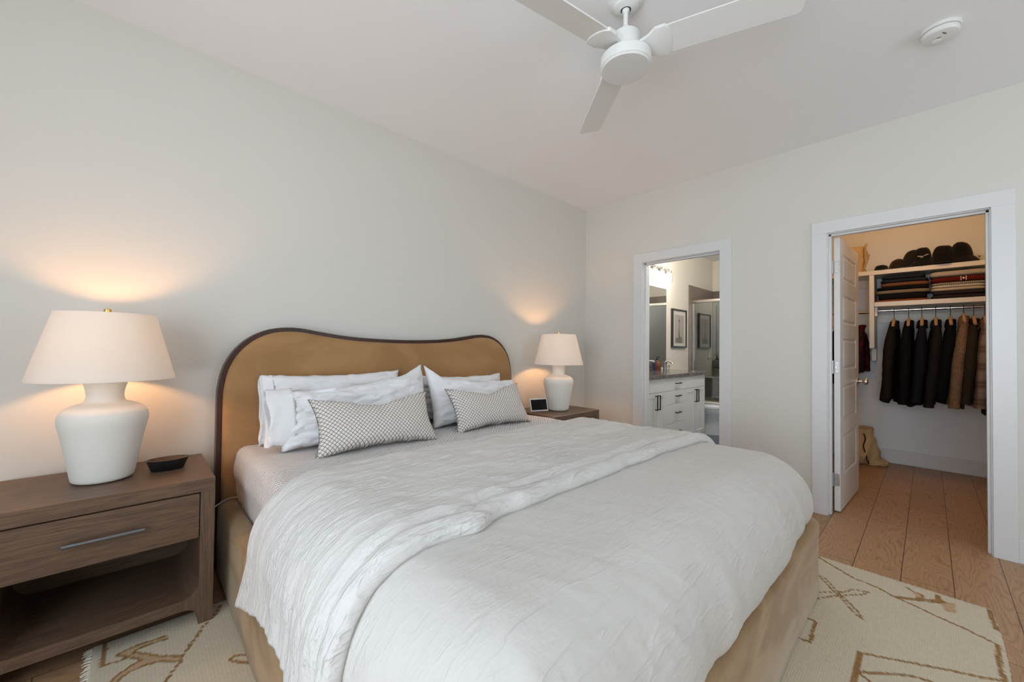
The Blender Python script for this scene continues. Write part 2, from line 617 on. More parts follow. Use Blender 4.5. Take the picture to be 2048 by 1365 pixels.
# left wall with its window, back wall with the added fill window
def wall_with_window(name, axis, c, zc, w, hh, lo_, hi_):
    b = B()
    for a0, a1, z0, z1 in ((lo_, c - w / 2, 0, H), (c + w / 2, hi_, 0, H), (c - w / 2, c + w / 2, 0, zc - hh / 2), (c - w / 2, c + w / 2, zc + hh / 2, H)):
        if axis == 'x': box(b, ROOM_X0 - 0.14, ROOM_X0, a0, a1, z0, z1)
        else: box(b, a0, a1, ROOM_Y0 - 0.14, ROOM_Y0, z0, z1)
    struct(name, b, M_WALL)
wall_with_window('wall_left', 'x', *WINS[0][1:], ROOM_Y0, 0.0)
wall_with_window('wall_back', 'y', *WINS[1][1:], ROOM_X0 - 0.14, 0.0)
for k, (nm, c, zc, w, hh) in enumerate(WINS):  # the back entry is the added fill window
    b, g = B(), B()
    f = 0.045
    def bx(a0, a1, z0, z1, q0, q1, bb):
        if nm == 'left': box(bb, ROOM_X0 - q1, ROOM_X0 - q0, a0, a1, z0, z1, 0.003, 1)
        else: box(bb, a0, a1, ROOM_Y0 - q1, ROOM_Y0 - q0, z0, z1, 0.003, 1)
    bx(c - w / 2, c - w / 2 + f, zc - hh / 2, zc + hh / 2, 0.03, 0.09, b)
    bx(c + w / 2 - f, c + w / 2, zc - hh / 2, zc + hh / 2, 0.03, 0.09, b)
    bx(c - f / 2, c + f / 2, zc - hh / 2, zc + hh / 2, 0.03, 0.09, b)
    bx(c - w / 2, c + w / 2, zc - hh / 2, zc - hh / 2 + f, 0.03, 0.09, b)
    bx(c - w / 2, c + w / 2, zc + hh / 2 - f, zc + hh / 2, 0.03, 0.09, b)
    wo_ = struct('window_%d' % (k + 1), b, M_TRIM)
    bx(c - w / 2 + 0.02, c + w / 2 - 0.02, zc - hh / 2 + 0.02, zc + hh / 2 - 0.02, 0.058, 0.062, g)
    obj('pane', g, M_PANE, wo_)
    s_ = B()
    bx(c - w / 2 - 0.05, c + w / 2 + 0.05, zc - hh / 2 - 0.03, zc - hh / 2, -0.05, 0.03, s_)
    obj('window_sill', s_, M_TRIM, wo_)

# closet walls
b = B(); box(b, 2.24, 2.36, -3.60, -1.72, 0, H)
struct('wall_closet_back', b, M_CLW)
b = B(); box(b, 0.12, 2.36, -3.72, -3.60, 0, H)
struct('wall_closet_right', b, M_CLW)
b = B(); box(b, 0.12, 3.80, -1.72, -1.60, 0, H)
struct('wall_closet_left', b, M_CLW)
# bathroom walls
b = B(); box(b, 0.12, 3.80, -0.04, 0.08, 0, H)
struct('wall_bathroom_left', b, paint('bathroom_paint', (0.70, 0.66, 0.575, 1)))
b = B(); box(b, 3.69, 3.80, -1.60, -0.04, 0, H)
struct('wall_bathroom_back', b, paint('bathroom_paint_far', (0.70, 0.66, 0.575, 1)))
# shower tile
def shower_tile():
    m = MatB('shower_tile', lin(112, 98, 90), 0.35)
    n = m.noise(m.map((2, 2, 14)), 1.5, 5, 0.6)
    m.color(m.ramp(n, [(0.3, lin(104, 91, 84)), (0.7, lin(124, 110, 101))]))
    return m.m
M_TILE = shower_tile()
b = B(); box(b, 2.674, 3.69, -0.052, -0.04, 0.0, 2.209)
box(b, 3.678, 3.69, -1.60, -0.052, 0.0, 2.209)
struct('trim_5', b, M_TILE)

# casings, jambs, baseboards
def casing(name, y_in_r, y_in_l, y_out_r, y_out_l, zi, zo):
    b = B()
    box(b, -0.018, 0.0, y_in_l, y_out_l, 0, zi, 0.0015, 1)
    box(b, -0.018, 0.0, y_out_r, y_in_r, 0, zi, 0.0015, 1)
    box(b, -0.018, 0.0, y_out_r, y_out_l, zi, zo, 0.0015, 1)
    t = 0.018
    for x0, x1, o_ in ((0.0, 0.12, 0.0), (0.035, 0.075, 0.012)):
        box(b, x0, x1, y_in_l - 0.005 - o_, y_in_l + t, 0, zi + 0.0, 0.001, 1)
        box(b, x0, x1, y_in_r - t, y_in_r + 0.005 + o_, 0, zi + 0.0, 0.001, 1)
        box(b, x0, x1, y_in_r, y_in_l, zi - 0.005 - o_, zi + t, 0.001, 1)
    # casing on the far side
    box(b, 0.12, 0.138, y_in_l, y_out_l, 0, zi, 0.0015, 1)
    box(b, 0.12, 0.138, y_out_r, y_in_r, 0, zi, 0.0015, 1)
    box(b, 0.12, 0.138, y_out_r, y_out_l, zi, zo, 0.0015, 1)
    return struct(name, b, M_TRIM)
casing('trim_1', -1.416, -0.695, -1.510, -0.601, 2.05, 2.139)
casing('trim_2', -2.912, -2.149, -3.004, -2.058, 2.05, 2.139)
b = B(); box(b, -0.5, 0.0, -0.015, 0.0, 0, 0.135, 0.002, 1)
box(b, ROOM_X0, -3.4, -0.015, 0.0, 0, 0.135, 0.002, 1)
struct('baseboard_headboard', b, M_TRIM)
b = B()
for y0, y1 in ((-0.601, -0.015), (-2.058, -1.510), (ROOM_Y0, -3.004)):
    box(b, -0.015, 0.0, y0, y1, 0, 0.135, 0.002, 1)
struct('baseboard_doors', b, M_TRIM)
b = B(); box(b, 2.222, 2.24, -3.6, -1.72, 0, 0.14, 0.002, 1)
box(b, 2.205, 2.222, -3.6, -1.72, 0, 0.018, 0.006, 2)
struct('baseboard_closet_back', b, M_TRIM)

# ------------------------------------------------------------------ closet door (open into the closet)
def panel_rect(bm, P, u0, u1, v0, v1):
    """raised-and-fielded panel: P(u, v, depth) maps to 3-D; depth > 0 goes out of the face"""
    r0 = [(u0, v0), (u1, v0), (u1, v1), (u0, v1)]
    def ins(k): return [(u0 + k, v0 + k), (u1 - k, v0 + k), (u1 - k, v1 - k), (u0 + k, v1 - k)]
    rings = []
    for k, d in ((0, 0.0), (0.012, -0.007), (0.020, -0.007), (0.032, -0.001)):
        rings.append([P(u, v, d) for u, v in ins(k)])
    ring_loft(bm, rings, cap0=False, cap1=True)

def door_face(bm, P, W, Hh, panels, stile):
    """flat face with holes for the panels"""
    us = [0, stile, W - stile, W]
    vv = [0]
    for a, c in panels: vv += [a, c]
    vv.append(Hh)
    for j in range(len(vv) - 1):
        for i in range(3):
            if i == 1 and j % 2 == 1:
                panel_rect(bm, P, us[1], us[2], vv[j], vv[j + 1])
            else:
                bm.faces.new([bm.verts.new(P(u, v, 0)) for u, v in ((us[i], vv[j]), (us[i + 1], vv[j]), (us[i + 1], vv[j + 1]), (us[i], vv[j + 1]))])

DW, DH, DT = 0.735, 2.022, 0.035
ang = radians(-2.7)
hinge = Vector((0.112, -2.172, 0.012))
dx, dn = Vector((cos(ang), sin(ang), 0)), Vector((sin(ang), -cos(ang), 0))   # dn: towards the camera side (-y)
b = B()
pan = [(0.245, 0.545), (0.655, 0.925), (1.035, 1.275), (1.385, 1.605), (1.715, 1.915)]
front = lambda u, v, d: hinge + dx * u + dn * (DT + d) + Vector((0, 0, v))
back = lambda u, v, d: hinge + dx * u - dn * d + Vector((0, 0, v))
door_face(b, front, DW, DH, pan, 0.11)
door_face(b, back, DW, DH, pan, 0.11)
for (u0, v0), (u1, v1) in (((0, 0), (0, DH)), ((0, DH), (DW, DH)), ((DW, DH), (DW, 0)), ((DW, 0), (0, 0))):
    b.faces.new([b.verts.new(q) for q in (front(u0, v0, 0), front(u1, v1, 0), back(u1, v1, 0), back(u0, v0, 0))])
bmesh.ops.remove_doubles(b, verts=b.verts, dist=1e-5)
door = struct('door_2', b, M_DOORP, label='white five panel closet door standing open into the closet')
for zc in (1.815, 1.07, 0.24):
    b = B()
    q = hinge + Vector((-0.002, 0, 0))
    t = bmesh.new(); box(t, -0.003, 0.0, -0.031, -0.003, zc - 0.045, zc + 0.045, 0.001, 1)
    merge(b, t, Matrix.Translation((hinge.x - 0.0005, hinge.y, 0)) @ Matrix.Rotation(ang, 4, 'Z'))
    tube(b, [(hinge.x - 0.006, hinge.y + 0.008, zc - 0.048), (hinge.x - 0.006, hinge.y + 0.008, zc + 0.048)], 0.006, 10)
    hg = obj('hinge', b, plain('hinge_nickel', (0.55, 0.55, 0.55, 1), 0.35, 0.8) if zc > 1.8 else bpy.data.materials['hinge_nickel'], door, smooth=40)
    for dz in (-0.03, 0.0, 0.03):
        s_ = B()
        tube(s_, [(hinge.x - 0.0045, hinge.y - 0.017 + (0.006 if dz == 0 else 0), zc + dz), (hinge.x - 0.003, hinge.y - 0.017 + (0.006 if dz == 0 else 0), zc + dz)], 0.0035, 8)
        obj('screw', s_, M_CHROME, hg)
for side in (1, -1):
    b = B()
    kx = hinge + dx * (DW - 0.065) + Vector((0, 0, 0.925)) + (dn * DT if side > 0 else Vector((0, 0, 0)))
    prof = [(0.031, 0.0), (0.031, 0.004), (0.026, 0.009), (0.012, 0.011), (0.011, 0.032), (0.020, 0.038), (0.026, 0.046), (0.026, 0.062), (0.022, 0.068)]
    t = bmesh.new(); lathe(t, prof, 0, 0, 0, 28)
    ax = dn * side
    R_ = Vector((0, 0, 1)).rotation_difference(ax).to_matrix().to_4x4()
    merge(b, t, Matrix.Translation(kx) @ R_)
    obj('door_knob', b, M_NICKEL, door, smooth=40)

# ------------------------------------------------------------------ bed
BX = -2.275
bed = thing('bed', 'king bed with camel velvet frame and curved headboard edged in dark wood', 'bed', (BX, -1.2, 0.012))
# headboard outline (x, z) seen from the front, symmetric
half = [(1.065, 0.0), (1.066, 0.30), (1.066, 0.60), (1.066, 0.86), (1.061, 0.95), (1.043, 1.04), (1.006, 1.122), (0.955, 1.185), (0.893, 1.232), (0.82, 1.262), (0.74, 1.273), (0.66, 1.270), (0.56, 1.254), (0.42, 1.234), (0.25, 1.221), (0.0, 1.215)]
L_ = [(-x, z) for x, z in half]
outl = catmull(L_ + [(x, z) for x, z in reversed(half[:-1])], 5)
outl = [(BX + x, z + 0.02) for x, z in outl]
def inset(poly, d):
    out = []
    n = len(poly)
    for i in range(n):
        a, c = poly[max(0, i - 1)], poly[min(n - 1, i + 1)]
        tx, ty = c[0] - a[0], c[1] - a[1]
        l_ = hypot(tx, ty) or 1
        out.append((poly[i][0] + ty / l_ * d, poly[i][1] - tx / l_ * d))
    return out
b = B()
ins_ = inset(outl, 0.024)
prism(b, outl, 'y', -0.078, -0.018)
hb = obj('headboard_trim', b, M_TRIMW, bed, smooth=30, label='dark walnut edge around the headboard')
b = B()
rings = []
for d, y in ((0.024, -0.070), (0.024, -0.092), (0.029, -0.103), (0.040, -0.111), (0.060, -0.116), (0.10, -0.118)):
    rings.append([Vector((x, y, z)) for x, z in inset(outl, d)])
for rg, d in zip(rings, (0.024, 0.024, 0.029, 0.04, 0.06, 0.1)):
    for k in (0, -1): rg[k].z = 0.03
ring_loft(b, rings, True, True)
obj('headboard_cushion', b, M_HBV, bed, smooth=40, label='camel velvet padded headboard panel')
# rails: one upholstered U
def rail_profile(t=0.085, hgt=0.365, r_=0.032):
    pts = [(0, 0.012), (0.006, 0.006), (t, 0.006), (t, hgt - r_)]
    pts += [(t - r_ + r_ * cos(a), hgt - r_ + r_ * sin(a)) for a in [pi / 2 * k / 6 for k in range(1, 7)]]
    pts += [(r_ - r_ * sin(a), hgt - r_ + r_ * cos(a)) for a in [pi / 2 * k / 6 for k in range(0, 7)]]
    pts += [(0, hgt * 0.5)]
    return pts
X0, X1, Y1 = -3.333, -1.217, -2.288
path = [((X0, -0.125 - (Y1 + 0.125 + 0.06) * -1 * k / 24 * 1.0), (-1, 0)) for k in range(0)]
def seg_pts(p0, p1, n): return [(p0[0] + (p1[0] - p0[0]) * k / n, p0[1] + (p1[1] - p0[1]) * k / n) for k in range(n + 1)]
rc = 0.05
def build_rail(name, pts_n, seed):
    b = B()
    prof = rail_profile()
    rings = []
    for i, ((x, y), (nx, ny)) in enumerate(pts_n):
        rg = []
        for u, v in prof:
            w = 0.004 * fbm(x * 3 + seed, y * 3, v * 4, 3)
            rg.append(Vector((x - nx * u + nx * w, y - ny * u + ny * w, v + 0.012 + (0.003 * fbm(x * 4, y * 4, seed, 2) if v > 0.3 else 0))))
        rings.append(rg)
    ring_loft(b, rings)
    return obj(name, b, M_RAILV, bed, smooth=50)
left = [((x, y), (-1, 0)) for x, y in seg_pts((X0, -0.118), (X0, Y1 + rc), 60)]
foot = []
for k in range(9):
    a = radians(180 + 90 * k / 8)
    foot.append(((X0 + rc + rc * cos(a), Y1 + rc + rc * sin(a)), (cos(a), sin(a))))
foot += [((x, y), (0, -1)) for x, y in seg_pts((X0 + rc, Y1), (X1 - rc, Y1), 60)[1:-1]]
for k in range(9):
    a = radians(270 + 90 * k / 8)
    foot.append(((X1 - rc + rc * cos(a), Y1 + rc + rc * sin(a)), (cos(a), sin(a))))
right = [((x, y), (1, 0)) for x, y in seg_pts((X1, Y1 + rc), (X1, -0.118), 60)]
build_rail('side_rail', left, 1.0)
build_rail('foot_rail', foot, 2.0)
build_rail('side_rail', right, 3.0)
b = B(); box(b, X0 + 0.07, X1 - 0.07, Y1 + 0.07, -0.12, 0.14, 0.20)
obj('platform', b, M_NSX, bed)

# coverlet over the mattress
MW, MT, MF = 0.985, 0.648, -2.04
b = B()
def cover_pt(u, v):
    # u across, v along; wraps over the left edge, the top and the right edge
    sgn = -1 if u < 0.5 else 1
    R_ = 0.055
    side = MT - 0.22
    q = R_ * pi / 2
    tot = 2 * (MW - R_) + 2 * q + 2 * side
    s = (u - 0.5) * tot
    a = abs(s)
    y = -0.122 + (MF + 0.122) * v
    if a < MW - R_: x, z = a, MT
    elif a < MW - R_ + q:
        t = (a - MW + R_) / R_
        x, z = MW - R_ + R_ * sin(t), MT - R_ + R_ * cos(t)
    else:
        dd = a - (MW - R_ + q)
        x, z = MW + 0.012 * sin(min(1, dd / 0.12) * pi) - 0.03 * sstep(0.1, 0.4, dd), MT - R_ - dd
    k = fbm(x * sgn * 5, y * 4, z * 4, 3) * 0.006
    z -= 0.035 * sstep(0.55, 0.9, v)
    return Vector((BX + sgn * x + sgn * (k if a > MW - R_ else 0), y, max(0.215, z + (k if a < MW else 0) + 0.004 * sin(y * 9 + 1))))
grid_mesh(b, 190, 90, cover_pt)
cv = obj('coverlet', b, M_COVER, smooth=True)
uvl = cv.data.uv_layers.new(name='cloth')
cov_tot = 2 * (MW - 0.055) + 0.055 * pi + 2 * (MT - 0.22)
for lp in cv.data.loops:
    iu, iv = divmod(lp.vertex_index, 90)
    uvl.data[lp.index].uv = (iu / 189 * cov_tot, iv / 89 * (MF + 0.122))
sol = cv.modifiers.new('thickness', 'SOLIDIFY'); sol.thickness = 0.006; sol.offset = -1
tag(cv, 'pale grey quilted coverlet tucked over the mattress under the pillows', 'coverlet')

# ---- duvet
def drape(s, t, off, A, L, R_, top, flare, footlip, seed):
    """s: across from the bed centre, t: distance from the wall. returns point and lifts it by off along the normal"""
    cx, cl = A - R_, L - R_
    sg = -1 if s < 0 else 1
    a = max(abs(s) - cx, 0.0)
    c = max(t - cl, 0.0)
    d = (a ** 2.2 + c ** 2.2) ** (1 / 2.2) if (a > 0 and c > 0) else max(a, c)
    th = atan2(c, a) if (a > 0 or c > 0) else 0.0
    bx_, by_ = min(abs(s), cx), min(t, cl)
    q = R_ * pi / 2
    foot_w = (sin(th)) ** 2 if d > 0 else 0.0
    if d <= q:
        f = d / R_
        rho, drop = R_ * sin(f), R_ * (1 - cos(f))
        nr, nz = sin(f), cos(f)
    else:
        e = d - q
        rho = R_ + (flare + (0.055 if sg > 0 else 0)) * (1 - foot_w) * sstep(0, 0.35, e) - footlip * foot_w * sstep(0.02, 0.2, e)
        drop = R_ + e * (1.0 - 0.04)
        nr, nz = 1.0, 0.0
    # waves in the skirt
    if d > 0.03:
        per = (t if foot_w < 0.5 else s) if (a == 0 or c == 0) else (cl + th * 0.35)
        k = sstep(0.03, 0.4, d)
        wv = sin(per * 23 + 2 * fbm(per * 2, seed, 0, 2)) * 0.35 + fbm(per * 6, d * 1.2, seed, 3) * 1.5
        rho += k * wv * (0.0075 if foot_w < 0.5 else 0.006)
        if a > 0 and c > 0:
            rho += 0.020 * sin(th * 6.0 + 0.5) * sin(th * 2) * k
    wr = 0.0
    wr += 0.010 * fbm(s * 1.6 + seed, t * 1.6, seed, 2)
    ang_ = s * 0.5 + t * 0.86
    ort = -s * 0.86 + t * 0.5
    rr = fbm(ang_ * 2.2, ort * 9.0, seed + 3, 3)
    wr += 0.0014 * (1 - min(1, abs(rr) * 3.0))
    off2 = off + wr
    rho += off2 * nr
    x = sg * (bx_ + rho * cos(th)) if d > 0 else sg * bx_
    y = -(by_ + rho * sin(th)) if d > 0 else -by_
    z = top - drop + off2 * nz
    return Vector((BX + x, y, z))

duvet = thing('duvet', 'white linen duvet covering the bed, its upper third folded back', 'duvet', (BX, -1.5, 0.4))
b = B()
A_, L_d, R_d, TOP = 1.035, 2.262, 0.19, 0.662
SL, SR = -(A_ - R_d + R_d * pi / 2 + 0.085), (A_ - R_d + R_d * pi / 2 + 0.235)
T0, T1 = 1.00, L_d - R_d + R_d * pi / 2 + 0.085
def duv(u, v):
    s = SL + (SR - SL) * u
    t1 = T1 + 0.010 * fbm(s * 6, 3, 0, 3) - 0.03 * sstep(0.1, 0.8, -s)
    t = T0 + (t1 - T0) * v
    if u < 0.004 or u > 0.996: pass
    hem = 0.018 * fbm(t * 5, 1 if u < .5 else 7, 2, 3)
    s = s + (hem * sstep(0.25, 0.0, u) - hem * sstep(0.75, 1.0, u))
    crown = 0.018 * (1 - min(1, abs(s) / 1.1) ** 2)
    off = 0.020 + crown * sstep(0.9, 1.3, t)
    if v < 0.02: off -= 0.03 * (1 - v / 0.02)
    return drape(s, t, off, A_, L_d, R_d, TOP, 0.035, 0.075, 11.0)
grid_mesh(b, 250, 150, duv)
du = obj('duvet_cover', b, M_DUVET, duvet, smooth=True)
sol = du.modifiers.new('thickness', 'SOLIDIFY'); sol.thickness = 0.022; sol.offset = -1
# the folded-back layer
b = B()
NU, NV = 320, 190
C0 = 0.955
def fold_pt(u, v):
    s = (SL - 0.02) + (SR - SL - 0.17) * u
    left_k = sstep(-0.95, -1.25, s)
    c0 = C0 + 0.012 * fbm(s * 4, 5, 5, 2)
    c1 = 1.80 + 0.02 * fbm(s * 3, 9, 5, 3) + 0.015 * sstep(-0.8, -1.2, s) + 0.03 * sstep(0.7, 1.1, s)
    c1 += 0.025 * math.exp(-((s + 0.70) / 0.06) ** 2)
    # lip at the crease and a curled hem
    if v < 0.06:
        k = v / 0.06
        t = c0 + 0.05 * (1 - cos(k * pi / 2))
        off = 0.012 + (0.052 - 0.012) * sin(k * pi / 2)
    elif v < 0.94:
        k = (v - 0.06) / 0.88
        t = c0 + 0.05 + (c1 - c0 - 0.05) * k
        dd = c1 - t
        off = 0.052 + 0.004 * fbm(s * 9, t * 14, 4, 3)
        # stitched border strip parallel to the hem
        off += -0.009 * math.exp(-((dd - 0.060) / 0.005) ** 2) + 0.006 * math.exp(-((dd - 0.030) / 0.018) ** 2) + 0.008 * math.exp(-((dd - 0.10) / 0.020) ** 2)
        off += 0.010 * sstep(0.4, 0.1, dd)
        off -= 0.004 * sstep(0.012, 0.0, dd)
        # soft rumples
        ru = fbm(s * 3.2 + t * 2.5, t * 7 - s * 1.5, 21, 4)
        off += 0.006 * ru + 0.003 * (1 - min(1, abs(fbm(s * 4 + 3, t * 10, 8, 3)) * 3))
    else:
        k = (v - 0.94) / 0.06
        t = c1 + 0.006 * sin(k * pi) - 0.012 * sstep(0.5, 1, k)
        off = 0.060 - 0.050 * k
    hem = 0.014 * fbm(t * 6, 4, 4, 3)
    if s < -0.9: s += hem * left_k
    crown = 0.018 * (1 - min(1, abs(s) / 1.1) ** 2) * sstep(0.9, 1.3, t)
    # the free corner at the head side hangs lower
    if u < 0.5:
        s -= 0.10 * left_k * sstep(1.35, 0.955, t) * (abs(s) - 0.95) / 0.3
    return drape(s, t, off + crown - 0.004, A_, L_d, R_d, TOP, 0.045, 0.05, 11.0)
grid_mesh(b, NU, NV, fold_pt)
fo = obj('folded_layer', b, M_FOLD, duvet, smooth=True, label='folded back upper layer with stitched hem')
sol = fo.modifiers.new('thickness', 'SOLIDIFY'); sol.thickness = 0.008; sol.offset = -1

# ------------------------------------------------------------------ pillows
def pillow_mesh(w, hgt, t, pinch, seed, nu=64, nv=44, chop=0.0, sag=0.0, wr=0.010, shear=0.0, ear=0.0):
    b = B()
    def pt(side):
        def f(a, c):
            u, v = a * 2 - 1, c * 2 - 1
            x = w / 2 * u * (1 - pinch * (1 - v * v) * abs(u) ** 3)
            y = hgt / 2 * v * (1 - pinch * (w / hgt) * (1 - u * u) * abs(v) ** 3)
            y -= chop * math.exp(-(u / 0.45) ** 2) * sstep(-0.4, 1.0, v)
            y -= sag * (1 - abs(u)) * (v + 1) / 2
            y += ear * max(0.0, abs(u) - 0.72) / 0.28 * max(0.0, v) ** 2 * (1 if u * (shear or 1) > 0 else 0)
            y = (y + hgt / 2) * (1 + shear * u) - hgt / 2
            base = max(0.0, (1 - u * u) * (1 - v * v))
            z = t / 2 * base ** 0.40
            m_ = min(1 - abs(u), 1 - abs(v))
            wv = fbm(u * 2.6 + seed, v * 5.5, seed, 4)
            z += (wr * wv + wr * 0.6 * (1 - min(1, abs(fbm(u * 3 + seed, v * 8 + u * 3, seed + 5, 3)) * 4))) * sstep(0, 0.12, m_)
            z -= chop * 0.35 * math.exp(-(u / 0.28) ** 2) * sstep(-0.1, 1.0, v) * sstep(0, 0.1, m_)
            return Vector((x + 0.004 * fbm(v * 4, seed, 0, 2), y + 0.006 * fbm(u * 5, seed, 1, 3), side * z))
        return f
    grid_mesh(b, nu, nv, pt(1))
    grid_mesh(b, nu, nv, pt(-1))
    bmesh.ops.remove_doubles(b, verts=b.verts, dist=5e-4)
    return b

def pillow(name, label, cat, w, hgt, t, pinch, seed, loc, lean, yaw, roll_, mat, group=None, **k):
    """loc = centre of the bottom edge; lean back (deg) towards the wall"""
    o = obj(name, pillow_mesh(w, hgt, t, pinch, seed, **k), mat, world=False, smooth=True)
    # local: x across, y up, z towards the room
    Mx = Matrix.Translation(loc) @ Matrix.Rotation(radians(yaw), 4, 'Z') @ Matrix.Rotation(radians(90 - lean), 4, 'X') @ Matrix.Rotation(radians(roll_), 4, 'Z') @ Matrix.Translation((0, hgt / 2, 0))
    o.matrix_world = Mx
    tag(o, label, cat, group)
    return o

PZ = 0.652
def sleeve(o, w, hgt, t, seed, depth=0.11, mat=M_PILLOW):
    """open hem end of a pillow case on its left side"""
    b = B()
    n = 40
    rings = []
    for j in range(10):
        k = j / 9
        x = -w / 2 * 0.97 + 0.05 - k * depth
        rg = []
        for i in range(n):
            a = 2 * pi * i / n
            yy = hgt / 2 * 0.97 * (1 - 0.03 * k) * (abs(cos(a)) ** 0.8) * (1 if cos(a) > 0 else -1)
            zz = (t * 0.30 * (1 - 0.30 * k)) * sin(a) + 0.014 * k * fbm(a * 1.6, k * 2, seed, 3)
            yy += 0.022 * k * fbm(a * 1.1, k * 2, seed + 3, 2)
            rg.append(Vector((x + 0.02 * k * fbm(a, seed, 2, 2), yy, zz)))
        rings.append(rg)
    ring_loft(b, rings, False, False)
    s = obj('hem_opening', b, mat, None, world=False, smooth=True)
    s.parent = o
    sm = s.modifiers.new('thickness', 'SOLIDIFY'); sm.thickness = 0.003
    return s

bed_p = pillow('pillow', 'white bed pillow on the left, standing against the headboard behind another', 'pillow', 0.82, 0.375, 0.15, 0.05, 3.1, (-2.76, -0.198, PZ + 0.005), 6, 0, 0.0, M_PILLOW, 'white bed pillows', wr=0.016)
sleeve(bed_p, 0.82, 0.375, 0.17, 2.0, 0.06)
fr_p = pillow('pillow', 'white bed pillow on the left, in front, with crumpled open end by the nightstand', 'pillow', 0.87, 0.355, 0.21, 0.05, 8.4, (-2.685, -0.420, PZ + 0.0), 18, 0, 0.0, M_PILLOW, 'white bed pillows', wr=0.022, shear=0.15, ear=0.035, sag=0.015)
sleeve(fr_p, 0.87, 0.300, 0.21, 5.0, 0.12)
pillow('pillow', 'white bed pillow on the right, standing against the headboard behind another', 'pillow', 0.80, 0.325, 0.14, 0.05, 5.7, (-1.83, -0.198, PZ + 0.005), 6, 0, -1.0, M_PILLOW, 'white bed pillows', wr=0.014)
pillow('pillow', 'white bed pillow on the right, in front, with one sharp upright corner', 'pillow', 0.80, 0.335, 0.20, 0.07, 1.9, (-1.835, -0.425, PZ + 0.0), 19, 0, 0.0, M_PILLOW, 'white bed pillows', wr=0.018, shear=-0.12, ear=0.06, sag=0.02)
c1 = pillow('lumbar_cushion', 'small patterned lumbar cushion leaning on the left pillows', 'cushion', 0.66, 0.31, 0.15, 0.10, 4.4, (-2.700, -0.672, PZ - 0.005), 30, -3, 0, M_CUSH, 'patterned lumbar cushions', chop=0.035, wr=0.004)
c2 = pillow('lumbar_cushion', 'small patterned lumbar cushion leaning on the right pillows', 'cushion', 0.62, 0.31, 0.15, 0.10, 9.4, (-1.875, -0.640, PZ - 0.005), 30, -4, 1.0, M_CUSH, 'patterned lumbar cushions', chop=0.04, wr=0.004)
M_PIPE = plain('grey_piping', lin(120, 114, 110), 0.8)
for c_, w_ in ((c1, 0.66), (c2, 0.62)):
    b = B()
    pts = []
    for k in range(96):
        q = k / 96 * 4
        s_ = int(q); f = (q - s_) * 2 - 1
        u, v = [(f, 1), (1, -f), (-f, -1), (-1, f)][s_]
        x = w_ / 2 * u * (1 - 0.10 * (1 - v * v) * abs(u) ** 3)
        y = 0.155 * v * (1 - 0.10 * (w_ / 0.31) * (1 - u * u) * abs(v) ** 3)
        ch = 0.035 if c_ is c1 else 0.04
        y -= ch * math.exp(-(u / 0.45) ** 2) * sstep(-0.4, 1.0, v)
        pts.append((x * 1.004, y * 1.008, 0))
    pts.append(pts[0])
    tube(b, pts, 0.0022, 6)
    pp = obj('piping', b, M_PIPE, None, world=False, smooth=True)
    pp.parent = c_

# ------------------------------------------------------------------ nightstands
def nightstand(x0, label, feet_z):
    W, D, HT = 0.659, 0.500, 0.62
    y1 = -0.034
    y0 = -0.534
    t = thing('nightstand', label, 'nightstand', (x0 + W / 2, (y0 + y1) / 2, feet_z), 'dark wood nightstands')
    x1 = x0 + W
    sw = 0.049
    b = B(); box(b, x0, x1, y0, y1, 0.565, HT, 0.002, 1)
    obj('top', b, M_NSX, t)
    # front/back frame with rounded inner corners, drawn as two side-and-rail outlines
    rI, rO = 0.058, 0.05
    zr0, zr1 = 0.088, 0.130
    xa = x0 + sw + rI
    side = [(x0, feet_z), (x0 + sw, feet_z)] + arc(x0 + sw + rO, zr0 - rO, rO, 180, 90, 8) + [(xa, zr0), (xa, zr1)] + arc(x0 + sw + rI, zr1 + rI, rI, 270, 180, 8)[1:] + [(x0 + sw, 0.565), (x0, 0.565)]
    def solid(poly_):
        b_ = B()
        f_ = b_.faces.new([b_.verts.new((px_, y0, pz_)) for px_, pz_ in poly_])
        ex = bmesh.ops.extrude_face_region(b_, geom=[f_])
        for v in [g for g in ex['geom'] if isinstance(g, bmesh.types.BMVert)]: v.co.y = y1
        bmesh.ops.triangulate(b_, faces=[q for q in b_.faces if len(q.verts) > 4])
        return b_
    obj('side_panel', solid(side), M_NSZ, t, smooth=30)
    obj('side_panel', solid([(2 * (x0 + W / 2) - px_, pz_) for px_, pz_ in reversed(side)]), M_NSZ, t, smooth=30)
    b = B(); box(b, xa, 2 * (x0 + W / 2) - xa, y0, y1, zr0, zr1)
    obj('bottom_shelf', b, M_NSX, t)
    b = B(); box(b, x0 + sw - 0.004, x1 - sw + 0.004, y1 - 0.014, y1 - 0.002, 0.12, 0.57)
    obj('back_panel', b, M_NSX, t)
    b = B(); box(b, x0 + sw - 0.002, x1 - sw + 0.002, y0 + 0.02, y1 - 0.014, 0.368, 0.374)
    obj('drawer_divider', b, M_NSX, t)
    b = B(); box(b, x0 + sw + 0.003, x1 - sw - 0.003, y0 + 0.002, y0 + 0.022, 0.376, 0.560, 0.001, 1)
    box(b, x0 + sw + 0.012, x1 - sw - 0.012, y0 + 0.022, y1 - 0.03, 0.384, 0.540)
    dr = obj('drawer', b, M_NSX, t)
    b = B()
    cx = x0 + W / 2
    tube(b, [(cx - 0.108, y0 - 0.022, 0.469), (cx + 0.108, y0 - 0.022, 0.469)], 0.0075, 12)
    tube(b, [(cx - 0.075, y0 + 0.004, 0.469), (cx - 0.075, y0 - 0.022, 0.469)], 0.004, 8)
    tube(b, [(cx + 0.075, y0 + 0.004, 0.469), (cx + 0.075, y0 - 0.022, 0.469)], 0.004, 8)
    obj('handle', b, M_GREYBAR, dr, smooth=40, label='dark metal bar handle')
    return t
